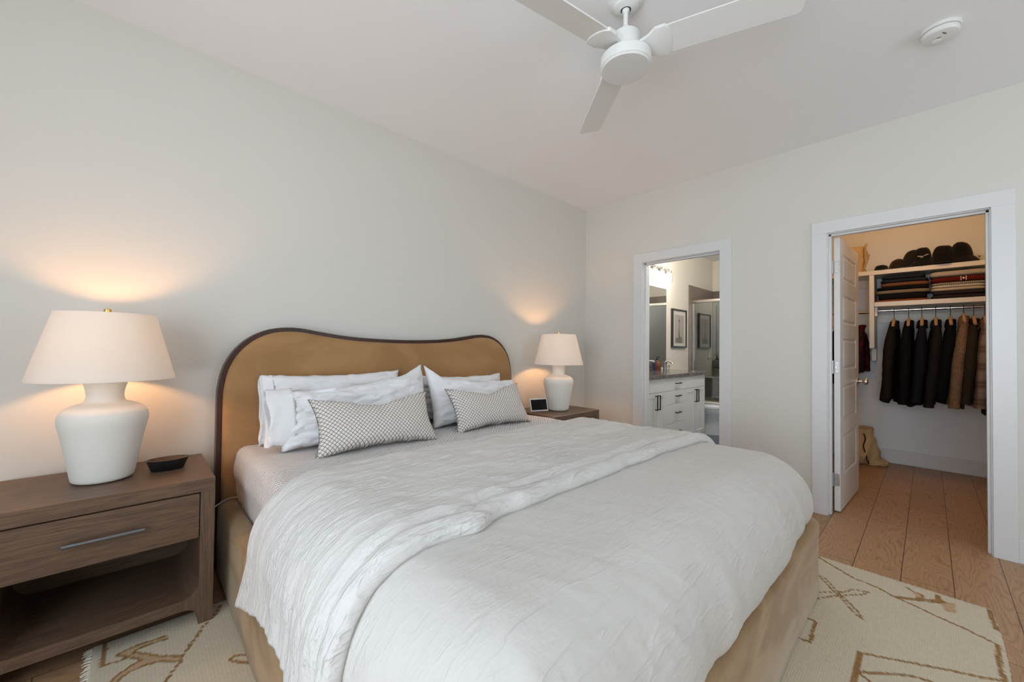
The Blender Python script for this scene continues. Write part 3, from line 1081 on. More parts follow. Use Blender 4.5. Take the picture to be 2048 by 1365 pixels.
nightstand(-4.055, 'brown wooden nightstand left of the bed with drawer and open shelf', 0.012)
nightstand(-1.166, 'brown wooden nightstand right of the bed, in the room corner', 0.012)

# ------------------------------------------------------------------ table lamps
def table_lamp(x, y, z, label, watts):
    t = thing('table_lamp', label, 'lamp', (x, y, z), 'bedside lamps with white shades')
    prof = [(0.0, 0.0), (0.080, 0.0), (0.090, 0.004), (0.096, 0.014), (0.102, 0.05), (0.112, 0.11), (0.124, 0.18), (0.134, 0.225), (0.138, 0.25), (0.137, 0.268),
            (0.130, 0.287), (0.115, 0.303), (0.092, 0.315), (0.072, 0.322), (0.062, 0.330), (0.058, 0.345), (0.058, 0.362), (0.062, 0.385), (0.069, 0.405), (0.073, 0.417), (0.071, 0.421), (0.060, 0.4215), (0.0, 0.4215)]
    prof = catmull(prof[1:-1], 3)
    b = B(); lathe(b, prof, x, y, z, 64)
    obj('lamp_body', b, M_CERAM, t, smooth=50, label='textured cream ceramic urn body')
    b = B()
    tube(b, [(x, y, z + 0.42), (x, y, z + 0.50)], 0.006, 10)
    lathe(b, [(0.016, 0.0), (0.018, 0.02), (0.018, 0.05), (0.014, 0.055)], x, y, z + 0.47, 16)
    obj('socket', b, M_BRASS, t, smooth=40)
    # harp and finial
    b = B()
    hp = [(x + 0.05 * sin(pi * k / 12) * s_, y, z + 0.49 + 0.205 * k / 12) for s_ in (1,) for k in range(13)]
    tube(b, hp, 0.002, 6)
    tube(b, [(2 * x - a, y_, z_) for a, y_, z_ in hp], 0.002, 6)
    for a in (0, 120, 240):
        tube(b, [(x, y, z + 0.692), (x + 0.152 * cos(radians(a + 20)), y + 0.152 * sin(radians(a + 20)), z + 0.692)], 0.0018, 6)
    obj('harp', b, M_BRASS, t, smooth=40)
    b = B(); lathe(b, [(0.005, 0), (0.005, 0.006), (0.0125, 0.008), (0.0125, 0.018), (0.008, 0.022)], x, y, z + 0.694, 16)
    obj('finial', b, M_BRASS, t, smooth=30, label='small brass finial')
    b = B()
    n = 72
    rO0, rO1, z0, z1 = 0.2250, 0.1545, z + 0.418, z + 0.694
    rings = []
    for rr, zz in ((rO0, z0), (rO1, z1), (rO1 - 0.002, z1), (rO0 - 0.002, z0)):
        rings.append([Vector((x + rr * cos(2 * pi * i / n), y + rr * sin(2 * pi * i / n), zz)) for i in range(n)])
    vr = ring_loft(b, rings, False, False)
    for i in range(n):
        b.faces.new((vr[3][i], vr[3][(i + 1) % n], vr[0][(i + 1) % n], vr[0][i]))
    obj('lamp_shade', b, M_SHADE, t, smooth=40, label='white tapered drum shade, lit from inside')
    b = B()
    lathe(b, [(0.010, 0.0), (0.014, 0.012), (0.026, 0.035), (0.030, 0.055), (0.026, 0.075), (0.012, 0.088)], x, y, z + 0.515, 20)
    obj('bulb', b, M_BULBM, t, smooth=True)
    return t
LAMP_S = 230.0
M_BULBM = emit('warm_bulb', (1.0, 0.50, 0.20, 1), LAMP_S)
LW = 55.0
table_lamp(-3.745, -0.262, 0.621, 'lit ceramic table lamp with white shade on the left nightstand', LW)
table_lamp(-0.827, -0.305, 0.621, 'lit ceramic table lamp with white shade on the right nightstand', LW)

# wooden trinket bowl
t = thing('trinket_bowl', 'small oval dark wooden bowl on the left nightstand beside the lamp', 'bowl', (-3.525, -0.27, 0.621))
def boat(bm, rx, ry, z, n=48, pw=0.85):
    return [Vector((-3.541 + rx * cos(2 * pi * i / n) * (1 + 0.06 * cos(4 * pi * i / n)), -0.27 + ry * (abs(sin(2 * pi * i / n)) ** pw) * (1 if sin(2 * pi * i / n) > 0 else -1), z)) for i in range(n)]
b = B()
ring_loft(b, [boat(b, 0.052, 0.030, 0.621), boat(b, 0.055, 0.034, 0.624), boat(b, 0.070, 0.050, 0.670), boat(b, 0.064, 0.044, 0.670), boat(b, 0.061, 0.041, 0.666)], True, False)
obj('bowl_shell', b, M_BOWL, t, smooth=35)
b = B()
ring_loft(b, [boat(b, 0.0632, 0.0432, 0.6695), boat(b, 0.054, 0.035, 0.655), boat(b, 0.037, 0.022, 0.645), boat(b, 0.01, 0.006, 0.642)], False, True)
obj('bowl_inside', b, M_BOWLI, t, smooth=60, label='lighter brown wood inside')

# smart display on the right nightstand
t = thing('smart_display', 'small white-framed tablet display on the right nightstand', 'tablet', (-1.03, -0.255, 0.621))
def tab(bm, w, hh, th, off, bev):
    tt = bmesh.new()
    box(tt, -w / 2, w / 2, off, off + th, 0, hh, bev, 3)
    merge(bm, tt, Matrix.Translation((-1.028, -0.262, 0.6225)) @ Matrix.Rotation(radians(-19), 4, 'Z') @ Matrix.Rotation(radians(-18), 4, 'X'))
b = B(); tab(b, 0.178, 0.118, 0.010, 0, 0.0035); obj('case', b, plain('white_plastic', (0.75, 0.75, 0.74, 1), 0.4), t, smooth=40)
b = B()
tt = bmesh.new(); box(tt, -0.078, 0.078, -0.0015, 0.001, 0.012, 0.106)
merge(b, tt, Matrix.Translation((-1.028, -0.262, 0.6225)) @ Matrix.Rotation(radians(-19), 4, 'Z') @ Matrix.Rotation(radians(-18), 4, 'X'))
obj('screen', b, plain('black_screen', (0.003, 0.003, 0.003, 1), 0.12, spec=0.2), t)
b = B()
tt = bmesh.new(); prism(tt, [(0.010, 0.0), (0.075, 0.0), (0.028, 0.06)], 'x', -0.05, 0.05)
merge(b, tt, Matrix.Translation((-1.028, -0.262, 0.6225)) @ Matrix.Rotation(radians(-19), 4, 'Z'))
obj('stand', b, bpy.data.materials['white_plastic'], t)

# charging cable between bed and nightstand
b = B()
tube(b, catmull([(-3.42, -0.155, 0.30), (-3.385, -0.150, 0.335), (-3.335, -0.150, 0.372), (-3.29, -0.150, 0.391), (-3.25, -0.152, 0.388), (-3.235, -0.153, 0.383)], 6), 0.0032, 8)
tag(obj('charging_cable', b, plain('cable_grey', lin(190, 184, 176), 0.5), smooth=True), 'thin pale cable running from the left nightstand onto the bed rail', 'cable')

# ------------------------------------------------------------------ rug
RX0, RX1, RY0, RY1 = -3.758, -0.782, -2.858, -0.408
CREAM = np.array([0.60, 0.535, 0.41]); BROWN = np.array([0.30, 0.175, 0.075]); TAN = np.array([0.50, 0.35, 0.215])
def off(l_, dx_=0, dy_=0): return [(a + dx_, c + dy_) for a, c in l_]
LINES = [  # (points, half width, dashed)
 ([(-0.80, -2.21), (-0.836, -2.253), (-0.929, -2.381), (-0.949, -2.476), (-0.986, -2.53), (-1.003, -2.581), (-1.04, -2.67), (-1.073, -2.765), (-1.113, -2.845)], .0045, 0),
 ([(-1.034, -2.255), (-1.145, -2.323), (-1.182, -2.358), (-1.274, -2.41), (-1.315, -2.449), (-1.293, -2.443), (-1.233, -2.411), (-1.17, -2.362), (-1.115, -2.325), (-1.03, -2.275)], .004, 1),
 ([(-1.240, -2.262), (-1.171, -2.322), (-1.123, -2.366), (-1.060, -2.395), (-1.033, -2.449), (-1.087, -2.428), (-1.137, -2.385), (-1.196, -2.340), (-1.285, -2.284)], .004, 1),
 ([(-0.838, -2.574), (-0.868, -2.600), (-0.867, -2.631), (-0.904, -2.631), (-0.942, -2.604)], .004, 0),
 ([(-0.986, -2.539), (-0.942, -2.604), (-0.887, -2.671), (-0.865, -2.700)], .006, 0),
 ([(-0.986, -2.555), (-0.952, -2.612), (-0.895, -2.685), (-0.867, -2.706)], .004, 0),
 ([(-0.82, -2.684), (-0.87, -2.683)], .009, 0),
 ([(-1.113, -2.843), (-1.229, -2.838), (-1.321, -2.836), (-1.375, -2.840)], .006, 0),
 ([(-0.80, -2.845), (-0.97, -2.850)], .008, 0),
 ([(-1.49, -2.250), (-1.49, -2.313), (-1.66, -2.320), (-1.662, -2.27)], .005, 0),
 ([(-1.84, -2.468), (-1.709, -2.466), (-1.582, -2.466)], .008, 0),
 ([(-1.582, -2.466), (-1.553, -2.52), (-1.504, -2.603), (-1.469, -2.667), (-1.435, -2.729), (-1.411, -2.781), (-1.375, -2.838)], .0045, 0),
 ([(-1.709, -2.466), (-1.734, -2.506), (-1.80, -2.60)], .0045, 0),
 ([(-1.714, -2.468), (-1.646, -2.543), (-1.59, -2.605), (-1.573, -2.654), (-1.58, -2.84)], .0045, 0),
 ([(-3.724, -0.411), (-3.722, -0.47), (-3.724, -0.527), (-3.724, -0.575)], .006, 0),
 ([(-3.719, -0.572), (-3.676, -0.582), (-3.640, -0.570)], .004, 0),
 ([(-3.358, -0.451), (-3.389, -0.516), (-3.426, -0.557), (-3.452, -0.609), (-3.482, -0.664), (-3.509, -0.714), (-3.525, -0.751), (-3.545, -0.791), (-3.561, -0.814), (-3.70, -1.10), (-3.74, -1.3)], .0055, 1),
 ([(-3.382, -0.854), (-3.366, -0.840), (-3.345, -0.853), (-3.20, -0.93)], .0045, 0),
 ([(-3.382, -0.854), (-3.363, -0.879), (-3.339, -0.910), (-3.22, -0.99)], .0045, 0),
 ([(-3.542, -0.530), (-3.641, -0.520), (-3.686, -0.535), (-3.620, -0.630), (-3.650, -0.643), (-3.680, -0.663), (-3.705, -0.70)], .0035, 0),
 ([(-3.542, -0.554), (-3.619, -0.547), (-3.640, -0.557), (-3.575, -0.644), (-3.509, -0.708)], .0035, 0),
 ([(-3.509, -0.708), (-3.513, -0.742), (-3.567, -0.685), (-3.607, -0.672), (-3.649, -0.676), (-3.672, -0.69), (-3.69, -0.72)], .0035, 0),
]
FILLS = [[(-3.541, -0.532), (-3.641, -0.522), (-3.681, -0.535), (-3.612, -0.636), (-3.65, -0.645), (-3.68, -0.663), (-3.70, -0.695), (-3.69, -0.72), (-3.668, -0.688), (-3.649, -0.674), (-3.607, -0.670), (-3.567, -0.683), (-3.513, -0.740), (-3.509, -0.708), (-3.575, -0.644), (-3.640, -0.557), (-3.619, -0.547), (-3.541, -0.553)],
         [(-0.868, -2.600), (-0.867, -2.631), (-0.904, -2.631), (-0.930, -2.61)],
         [(-0.87, -2.69), (-0.848, -2.735), (-0.949, -2.735), (-0.965, -2.70)]]
STEP = 0.0065
nx, ny = int((RX1 - RX0) / STEP) + 1, int((RY1 - RY0) / STEP) + 1
gx = np.linspace(RX0, RX1, nx); gy = np.linspace(RY0, RY1, ny)
XX, YY = np.meshgrid(gx, gy, indexing='ij')
rs = np.random.RandomState(3)
jx = XX + rs.normal(0, 0.0012, XX.shape); jy = YY + rs.normal(0, 0.0012, XX.shape)
colr = np.ones(XX.shape + (3,)) * CREAM * (1 + rs.normal(0, 0.025, XX.shape))[..., None]
for pg in FILLS:
    inside = np.zeros(XX.shape, bool)
    n = len(pg)
    for i in range(n):
        (x1, y1), (x2, y2) = pg[i], pg[(i + 1) % n]
        cond = ((y1 > jy) != (y2 > jy)) & (jx < (x2 - x1) * (jy - y1) / (y2 - y1 + 1e-12) + x1)
        inside ^= cond
    colr[inside] = TAN * (1 + rs.normal(0, 0.06, inside.sum()))[:, None]
for pts, hw, dash in LINES:
    acc = 0.0
    for (x1, y1), (x2, y2) in zip(pts, pts[1:]):
        L2 = (x2 - x1) ** 2 + (y2 - y1) ** 2 + 1e-12
        t_ = np.clip(((jx - x1) * (x2 - x1) + (jy - y1) * (y2 - y1)) / L2, 0, 1)
        dd = np.hypot(jx - x1 - t_ * (x2 - x1), jy - y1 - t_ * (y2 - y1))
        m_ = dd < hw + 0.0015
        if dash:
            s_ = acc + t_ * sqrt(L2)
            m_ &= (s_ % 0.026) < 0.019
        colr[m_] = BROWN * (1 + rs.normal(0, 0.12, m_.sum()))[:, None]
        acc += sqrt(L2)
edge = np.minimum(np.minimum(XX - RX0, RX1 - XX), np.minimum(YY - RY0, RY1 - YY))
wob = 0.004 * np.sin(XX * 9 + 1) * np.cos(YY * 3)
px_ = XX + np.where((XX < RX0 + 1e-6) | (XX > RX1 - 1e-6), 0.004 * np.sin(YY * 11) + rs.normal(0, 0.001, XX.shape), 0)
py_ = YY + np.where((YY < RY0 + 1e-6) | (YY > RY1 - 1e-6), 0.005 * np.sin(XX * 7) + rs.normal(0, 0.001, XX.shape), 0)
pz_ = 0.0115 - 0.006 * np.exp(-edge / 0.006) + rs.normal(0, 0.00035, XX.shape)
topv = np.stack([px_, py_, pz_], -1).reshape(-1, 3)
me = bpy.data.meshes.new('rug')
idx = np.arange(nx * ny).reshape(nx, ny)
quads = np.stack([idx[:-1, :-1], idx[1:, :-1], idx[1:, 1:], idx[:-1, 1:]], -1).reshape(-1, 4)
# perimeter skirt down to the floor
per = np.concatenate([idx[:, 0], idx[-1, 1:], idx[-2::-1, -1], idx[0, -2:0:-1]])
bot = topv[per].copy(); bot[:, 2] = 0.0008
nb = len(per); base = nx * ny
vi = np.arange(nb)
sk = np.stack([per, base + vi, base + (vi + 1) % nb, per[(vi + 1) % nb]], -1)
allv = np.concatenate([topv, bot]); allf = np.concatenate([quads, sk])
me.vertices.add(len(allv)); me.vertices.foreach_set('co', allv.ravel().astype(np.float32))
me.loops.add(len(allf) * 4); me.loops.foreach_set('vertex_index', allf.ravel().astype(np.int32))
me.polygons.add(len(allf)); me.polygons.foreach_set('loop_start', (np.arange(len(allf)) * 4).astype(np.int32))
me.update(calc_edges=True)
ca = me.color_attributes.new('pattern', 'FLOAT_COLOR', 'POINT')
cc = np.concatenate([colr.reshape(-1, 3), np.tile(CREAM, (nb, 1))])
ca.data.foreach_set('color', np.concatenate([cc, np.ones((len(cc), 1))], 1).ravel().astype(np.float32))
me.materials.append(M_RUG)
rug = bpy.data.objects.new('rug', me)
finish(rug)
tag(rug, 'cream handwoven wool rug with thin brown tribal lines, under the bed', 'rug')
b = B()
M_FR = plain('rug_fringe_wool', (0.66, 0.62, 0.52, 1), 0.95)
random.seed(5)
def strands(xe, sgn, n, ln):
    for k in range(n):
        y = RY0 + 0.01 + (RY1 - RY0 - 0.02) * (k + random.random() * 0.8) / n
        l_ = ln * random.uniform(0.6, 1.2)
        dy_ = random.uniform(-0.008, 0.008)
        z0 = 0.006
        tube(b, [(xe - sgn * 0.003, y, z0), (xe + sgn * l_ * 0.5, y + dy_ * 0.5, 0.0055), (xe + sgn * l_, y + dy_, 0.0022)], [0.0022, 0.0018, 0.001], 4)
strands(RX0, -1, 330, 0.020)
strands(RX1, 1, 380, 0.010)
fr = obj('fringe', b, M_FR, rug)
fr['kind'] = 'stuff'

# ------------------------------------------------------------------ ceiling fan
FX, FY = -2.100, -1.732
fan = thing('ceiling_fan', 'white three blade ceiling fan hanging above the bed', 'ceiling fan', (FX, FY, 2.43))
b = B(); lathe(b, [(0.074, 0.0), (0.074, -0.008), (0.068, -0.012), (0.062, -0.020), (0.055, -0.024), (0.050, -0.034), (0.040, -0.040), (0.024, -0.044), (0.022, -0.040)], FX, FY, H - 0.0005, 40)
obj('canopy', b, M_FAN, fan, smooth=25)
b = B(); lathe(b, [(0.0215, 0.0), (0.0215, -0.0015)], FX, FY, H - 0.0405, 24)
obj('canopy_gap', b, M_SLOT, fan, smooth=40)
b = B(); lathe(b, [(0.017, 0.004), (0.016, -0.008), (0.0115, -0.014)], FX, FY, H - 0.042, 24)
obj('canopy_ball', b, M_FAN, fan, smooth=40)
b = B(); tube(b, [(FX, FY, 2.57), (FX, FY, 2.70)], 0.0105, 16)
obj('downrod', b, M_FAN, fan, smooth=40)
b = B(); lathe(b, [(0.016, 0.045), (0.024, 0.030), (0.030, 0.018), (0.050, 0.012), (0.060, 0.005), (0.064, -0.008), (0.064, -0.095)], FX, FY, 2.578, 40)
obj('motor_housing', b, M_FAN, fan, smooth=35)
b = B(); lathe(b, [(0.085, 0.062), (0.104, 0.058), (0.109, 0.052), (0.109, 0.020), (0.107, 0.012)], FX, FY, 2.43, 56)
obj('lower_housing', b, M_FAN, fan, smooth=30)
b = B(); lathe(b, [(0.104, 0.013), (0.1055, 0.006), (0.102, 0.001), (0.09, 0.0)], FX, FY, 2.43, 56)
obj('light_cover', b, plain('fan_diffuser', (0.72, 0.72, 0.71, 1), 0.55), fan, smooth=35, label='matte round bottom cover')
for ai, a in enumerate((49.5, -70.5, 169.5)):
    Mx = Matrix.Translation((FX, FY, 2.512)) @ Matrix.Rotation(radians(a), 4, 'Z') @ Matrix.Rotation(radians(-13), 4, 'X')
    t = bmesh.new()
    L0, L1, hw = 0.125, 0.655, 0.066
    poly = [(L0, -hw + 0.008), (0.20, -hw + 0.002)] + arc(L1 - 0.02, -hw + 0.02, 0.02, -90, 0, 4) + arc(L1 - 0.02, hw - 0.02, 0.02, 0, 90, 4) + [(0.20, hw - 0.002), (L0, hw - 0.008)]
    prism(t, poly, 'z', -0.003, 0.003)
    b = B(); merge(b, t, Mx)
    obj('blade', b, M_FAN, fan, smooth=30)
    t = bmesh.new()
    poly = [(0.055, -0.030), (0.10, -0.045), (0.13, -0.068)] + [(0.163 + 0.030 * cos(radians(q)), 0.070 * sin(radians(q))) for q in range(-80, 81, 10)] + [(0.13, 0.068), (0.10, 0.045), (0.055, 0.030)]
    prism(t, poly, 'z', -0.009, 0.007, 0.002)
    b = B(); merge(b, t, Mx)
    obj('blade_bracket', b, M_FAN, fan, smooth=30)

# smoke detector
sd = thing('smoke_detector', 'round white smoke detector on the ceiling near the closet', 'smoke detector', (-0.885, -2.700, H - 0.05))
SX, SY = -0.885, -2.700
b = B(); lathe(b, [(0.072, 0.0), (0.072, -0.010), (0.069, -0.014), (0.060, -0.0145)], SX, SY, H - 0.0005, 48)
obj('base_plate', b, M_FAN, sd, smooth=30)
b = B(); lathe(b, [(0.058, -0.014), (0.058, -0.018), (0.066, -0.019), (0.066, -0.032), (0.062, -0.038), (0.052, -0.0415), (0.0, -0.042)][:-1], SX, SY, H, 48)
obj('cover', b, M_FAN, sd, smooth=30)
b = B()
for k in range(3):
    box(b, SX - 0.037 + k * 0.008, SX - 0.033 + k * 0.008, SY - 0.014 - k * 0.004, SY - 0.006 - k * 0.004, H - 0.0425, H - 0.0412)
box(b, SX - 0.006, SX - 0.003, SY - 0.004, SY + 0.012, H - 0.0425, H - 0.0412)
obj('vent_slot', b, M_SLOT, sd)
b = B(); lathe(b, [(0.018, 0.0), (0.018, -0.0025), (0.015, -0.0035)], SX + 0.025, SY + 0.012, H - 0.0413, 24)
obj('test_button', b, M_FAN, sd, smooth=30)

# wall outlet behind the bed
ot = thing('wall_outlet', 'white outlet plate low on the door wall just above the duvet edge', 'outlet', (-0.003, -1.681, 0.34))
b = B(); box(b, -0.006, 0.0, -1.716, -1.646, 0.288, 0.403, 0.002, 2); obj('cover_plate', b, M_TRIM, ot)
for zc in (0.325, 0.366):
    b = B(); box(b, -0.008, -0.005, -1.697, -1.665, zc - 0.014, zc + 0.014, 0.004, 2)
    rc_ = obj('receptacle', b, M_TRIM, ot)
    b = B(); box(b, -0.0085, -0.0078, -1.689, -1.687, zc - 0.006, zc + 0.006); box(b, -0.0085, -0.0078, -1.676, -1.674, zc - 0.006, zc + 0.006)
    obj('slot', b, M_SLOT, rc_)

# ------------------------------------------------------------------ closet shelving
cs = thing('closet_shelving', 'white built-in closet shelving with rod against the closet back wall', 'shelving', (2.05, -2.8, 1.2))
b = B(); box(b, 1.87, 2.238, -3.598, -1.722, 1.983, 2.026, 0.001, 1); obj('shelf', b, M_SHELF, cs, label='top shelf')
b = B(); box(b, 1.87, 2.238, -3.598, -2.272, 1.652, 1.697, 0.001, 1); obj('shelf', b, M_SHELF, cs, label='lower shelf above the rod')
b = B(); box(b, 1.872, 2.238, -2.270, -2.232, 1.222, 1.981, 0.001, 1); obj('divider_panel', b, M_SHELF, cs)
b = B(); box(b, 2.222, 2.2385, -3.598, -2.272, 1.50, 1.590, 0.001, 1); obj('cleat', b, M_SHELF, cs)
b = B(); box(b, 2.222, 2.2385, -2.231, -1.722, 1.10, 1.190, 0.001, 1); obj('cleat', b, M_SHELF, cs)
b = B(); box(b, 2.222, 2.2385, -2.231, -1.722, 1.89, 1.98, 0.001, 1); obj('cleat', b, M_SHELF, cs)
b = B(); box(b, 2.10, 2.2385, -2.270, -2.232, 1.09, 1.221, 0.001, 1); obj('bracket', b, M_SHELF, cs)
RODX, RODZ = 1.955, 1.612
b = B(); tube(b, [(RODX, -3.598, RODZ), (RODX, -2.273, RODZ)], 0.0135, 16); obj('hanging_rod', b, M_CHROME, cs, smooth=40, label='chrome hanging rod')
b = B(); box(b, 1.915, 1.995, -2.292, -2.2715, 1.555, 1.650, 0.002, 1); obj('rod_bracket', b, M_SHELF, cs)
b = B(); tube(b, [(RODX, -2.231, 1.60), (RODX, -1.722, 1.60)], 0.0135, 16); obj('hanging_rod', b, M_CHROME, cs, smooth=40)

# ------------------------------------------------------------------ garments
def cloth(name, c, sheen=0.0, bumps=0.25, bs=160, rough=0.9):
    m = MatB(name, c, rough, 0, 0.12)
    m.b.inputs['Sheen Weight'].default_value = sheen
    m.bump(m.noise(m.map(), bs, 3, 0.6), bumps, 0.003)
    m.bump(m.noise(m.map((14, 14, 5)), 1.0, 3, 0.5, 0.8), 0.35, 0.02)
    return m.m
def plaid(name, base, a_, b_, fx=9.0, fz=9.0):
    m = MatB(name, base, 0.9, 0, 0.1)
    sp = m.n.new('ShaderNodeSeparateXYZ')
    m.l.new(m.map(), sp.inputs[0])
    hx = m.math('ADD', sp.outputs[0], sp.outputs[1])
    w = m.math('SINE', m.math('MULTIPLY', hx, fx * 2 * pi))
    z = m.math('SINE', m.math('MULTIPLY', sp.outputs[2], fz * 2 * pi))
    c1_ = m.mix(m.math('MULTIPLY', m.math('GREATER_THAN', w, 0.2), 0.55), base, a_)
    c2_ = m.mix(m.math('MULTIPLY', m.math('GREATER_THAN', z, 0.1), 0.5), c1_, b_)
    w2 = m.math('GREATER_THAN', m.math('SINE', m.math('MULTIPLY', sp.outputs[2], fz * 10 * pi)), 0.6)
    m.color(m.mix(m.math('MULTIPLY', w2, 0.25), c2_, a_))
    m.bump(m.noise(m.map(), 200, 3), 0.3, 0.002)
    return m.m
def sherpa():
    m = MatB('tan_sherpa', lin(150, 120, 96), 0.95, 0, 0.05)
    n = m.noise(m.map(), 90, 4, 0.7)
    m.color(m.ramp(n, [(0.3, lin(112, 88, 68)), (0.7, lin(164, 134, 108))]))
    m.bump(n, 1.0, 0.012)
    return m.m
M_BLK = cloth('black_wool', lin(17, 16, 17)); M_BRN = cloth('dark_brown_canvas', lin(33, 26, 22)); M_NVY = cloth('dark_navy_wool', lin(22, 23, 29))
M_CHA = cloth('charcoal_wool', lin(31, 28, 27)); M_OLV = cloth('dark_olive_canvas', lin(52, 44, 34)); M_DBR = cloth('brown_leather', lin(58, 46, 38))
M_WOODH = wood('hanger_wood', lin(160, 125, 92), lin(186, 150, 116), lin(204, 170, 136), 'X', 0.4)

def garment(name, label, y, mat, zb, thick=0.05, hw=0.225, ztop=1.475, seed=0.0, lean=0.0, collar=True, sl_len=0.66, extra=None, hook_x=RODX, group='jackets on the closet rod', cat='jacket', hang=True, rodz=RODZ):
    """one hanging jacket: front to the right (-y), seen edge on; lean shifts the hem along y"""
    t = thing(name, label, cat, (hook_x, y, zb), group)
    X = hook_x
    n = 28
    rings = []
    Hh = ztop - zb
    for k in range(22):
        q = k / 21
        z = ztop - q * Hh
        if q < 0.10: wx = 0.06 + (hw - 0.06) * (q / 0.10) ** 0.65
        else: wx = hw * (1 - 0.10 * sstep(0.1, 0.4, q) + 0.10 * sstep(0.5, 1.0, q))
        ty = thick * (0.40 + 0.60 * sstep(0, 0.40, q)) * (1 + 0.10 * q)
        rg = []
        for i in range(n):
            a = 2 * pi * i / n
            w_ = 1 + 0.05 * fbm(a * 1.3, q * 3, seed, 3)
            yy = ty * sin(a) * w_ + 0.010 * sin(a * 3 + seed) * q + 0.006 * fbm(a * 3, q * 5, seed + 2, 2)
            rg.append(Vector((X + wx * cos(a) * w_, y + lean * q + yy, z - (0.012 * sin(a * 2 + seed) if k == 21 else 0))))
        rings.append(rg)
    b = B(); ring_loft(b, rings, True, True)
    obj('jacket_body', b, mat, t, smooth=60)
    for sgn in (-1, 1):
        b = B()
        rs_ = []
        sx_ = X + sgn * (hw - 0.025)
        for k in range(16):
            q = k / 15
            z = ztop - 0.045 - q * sl_len
            cx_ = sx_ + sgn * 0.035 * sin(q * pi * 0.7) + sgn * 0.01
            cy_ = y + lean * q * 0.8 - 0.012 * sgn * sin(q * 2.4 + seed)
            rr = 0.076 * (0.62 + 0.38 * sstep(0, 0.35, q)) * (1 - 0.24 * q)
            ring = []
            for i in range(18):
                a = 2 * pi * i / 18
                w_ = 1 + 0.16 * fbm(a * 1.2 + sgn, q * 7, seed + 5, 3)
                ring.append(Vector((cx_ + rr * 1.0 * cos(a) * w_, cy_ + rr * (0.62 if k else 0.5) * sin(a) * w_, z)))
            rs_.append(ring)
        ring_loft(b, rs_)
        sl_ = obj('sleeve', b, mat, t, smooth=60)
        bb = B()
        lastc = rs_[-1]
        c0_ = sum(lastc, Vector()) / len(lastc)
        ring_loft(bb, [[c0_ + (v - c0_) * 1.06 + Vector((0, 0, 0.035)) for v in lastc], [c0_ + (v - c0_) * 1.06 + Vector((0, 0, -0.004)) for v in lastc]])
        obj('cuff', bb, mat, sl_, smooth=60)
    if collar:
        b = B()
        def cr_(rx_, ry_, z_, dx_=0.0, dy_=0.0): return [Vector((X + dx_ + rx_ * cos(2 * pi * q / 28), y + dy_ + ry_ * sin(2 * pi * q / 28) * (1 + 0.08 * fbm(q * 0.4, seed, 1, 2)), z_ + 0.010 * cos(2 * pi * q / 28))) for q in range(28)]
        ring_loft(b, [cr_(0.098, thick * 0.70 + 0.010, ztop - 0.052), cr_(0.092, thick * 0.66 + 0.010, ztop - 0.020), cr_(0.080, 0.034, ztop + 0.018, 0, -0.004), cr_(0.072, 0.030, ztop + 0.026, 0, -0.006), cr_(0.064, 0.024, ztop + 0.020, 0, -0.006), cr_(0.066, 0.022, ztop - 0.012, 0, -0.004)], True, True)
        obj('collar', b, mat, t, smooth=50)
    if extra: extra(t)
    return t

def hanger(y, label, mat=M_WOODH, rodz=RODZ, ztop=1.475):
    t = thing('coat_hanger', label, 'hanger', (RODX, y, ztop), 'hangers on the closet rod')
    b = B()
    R_ = 0.0175
    pts = [(RODX + R_ * cos(radians(q)), y, rodz + 0.002 + R_ * sin(radians(q))) for q in range(-30, 211, 15)]
    pts = pts + [(RODX - 0.012, y, rodz - 0.03), (RODX - 0.003, y, rodz - 0.05), (RODX, y, ztop + 0.042)]
    tube(b, pts, 0.0024, 8)
    obj('hook', b, M_BLACK, t, smooth=50, label='thin black wire hook')
    b = B()
    pts = [(RODX - 0.20, y, ztop - 0.030), (RODX - 0.10, y, ztop + 0.008), (RODX - 0.035, y, ztop + 0.038), (RODX, y, ztop + 0.046), (RODX + 0.035, y, ztop + 0.038), (RODX + 0.10, y, ztop + 0.008), (RODX + 0.20, y, ztop - 0.030)]
    tube(b, catmull(pts, 5), 0.012, 10, flat=0.7)
    obj('shoulder_bar', b, mat, t, smooth=50)

spec = [
    (-2.415, M_BRN, 0.690, 0.042, 0.9, 0.060, 'dark brown canvas jacket, leftmost on the closet rod', 'canvas_jacket'),
    (-2.520, M_BLK, 0.700, 0.042, 2.1, 0.060, 'black jacket between the brown canvas jacket and the dark navy one', 'jacket'),
    (-2.612, M_NVY, 0.665, 0.042, 3.3, 0.060, 'dark navy wool jacket, third from the left on the closet rod', 'jacket'),
    (-2.705, M_CHA, 0.690, 0.042, 4.2, 0.060, 'charcoal jacket with one metal snap, right of the dark navy jacket', 'jacket'),
    (-2.800, M_BLK, 0.715, 0.042, 5.9, 0.070, 'black jacket beside the tan fleece jacket on the closet rod', 'jacket'),
    (-2.883, sherpa(), 0.700, 0.040, 6.6, 0.080, 'tan sherpa fleece jacket on the closet rod', 'fleece_jacket'),
    (-2.944, M_OLV, 0.690, 0.022, 7.7, 0.085, 'dark olive jacket between the tan fleece and the plaid overshirt', 'jacket'),
    (-3.010, plaid('brown_grey_plaid', lin(112, 92, 80), lin(150, 138, 130), lin(70, 50, 42), 6.5, 6.5), 0.720, 0.042, 8.8, 0.080, 'brown and grey plaid overshirt, second last on the closet rod', 'plaid_overshirt'),
    (-3.105, M_DBR, 0.640, 0.045, 9.9, 0.060, 'dark brown jacket half hidden at the right end of the rod', 'jacket'),
]
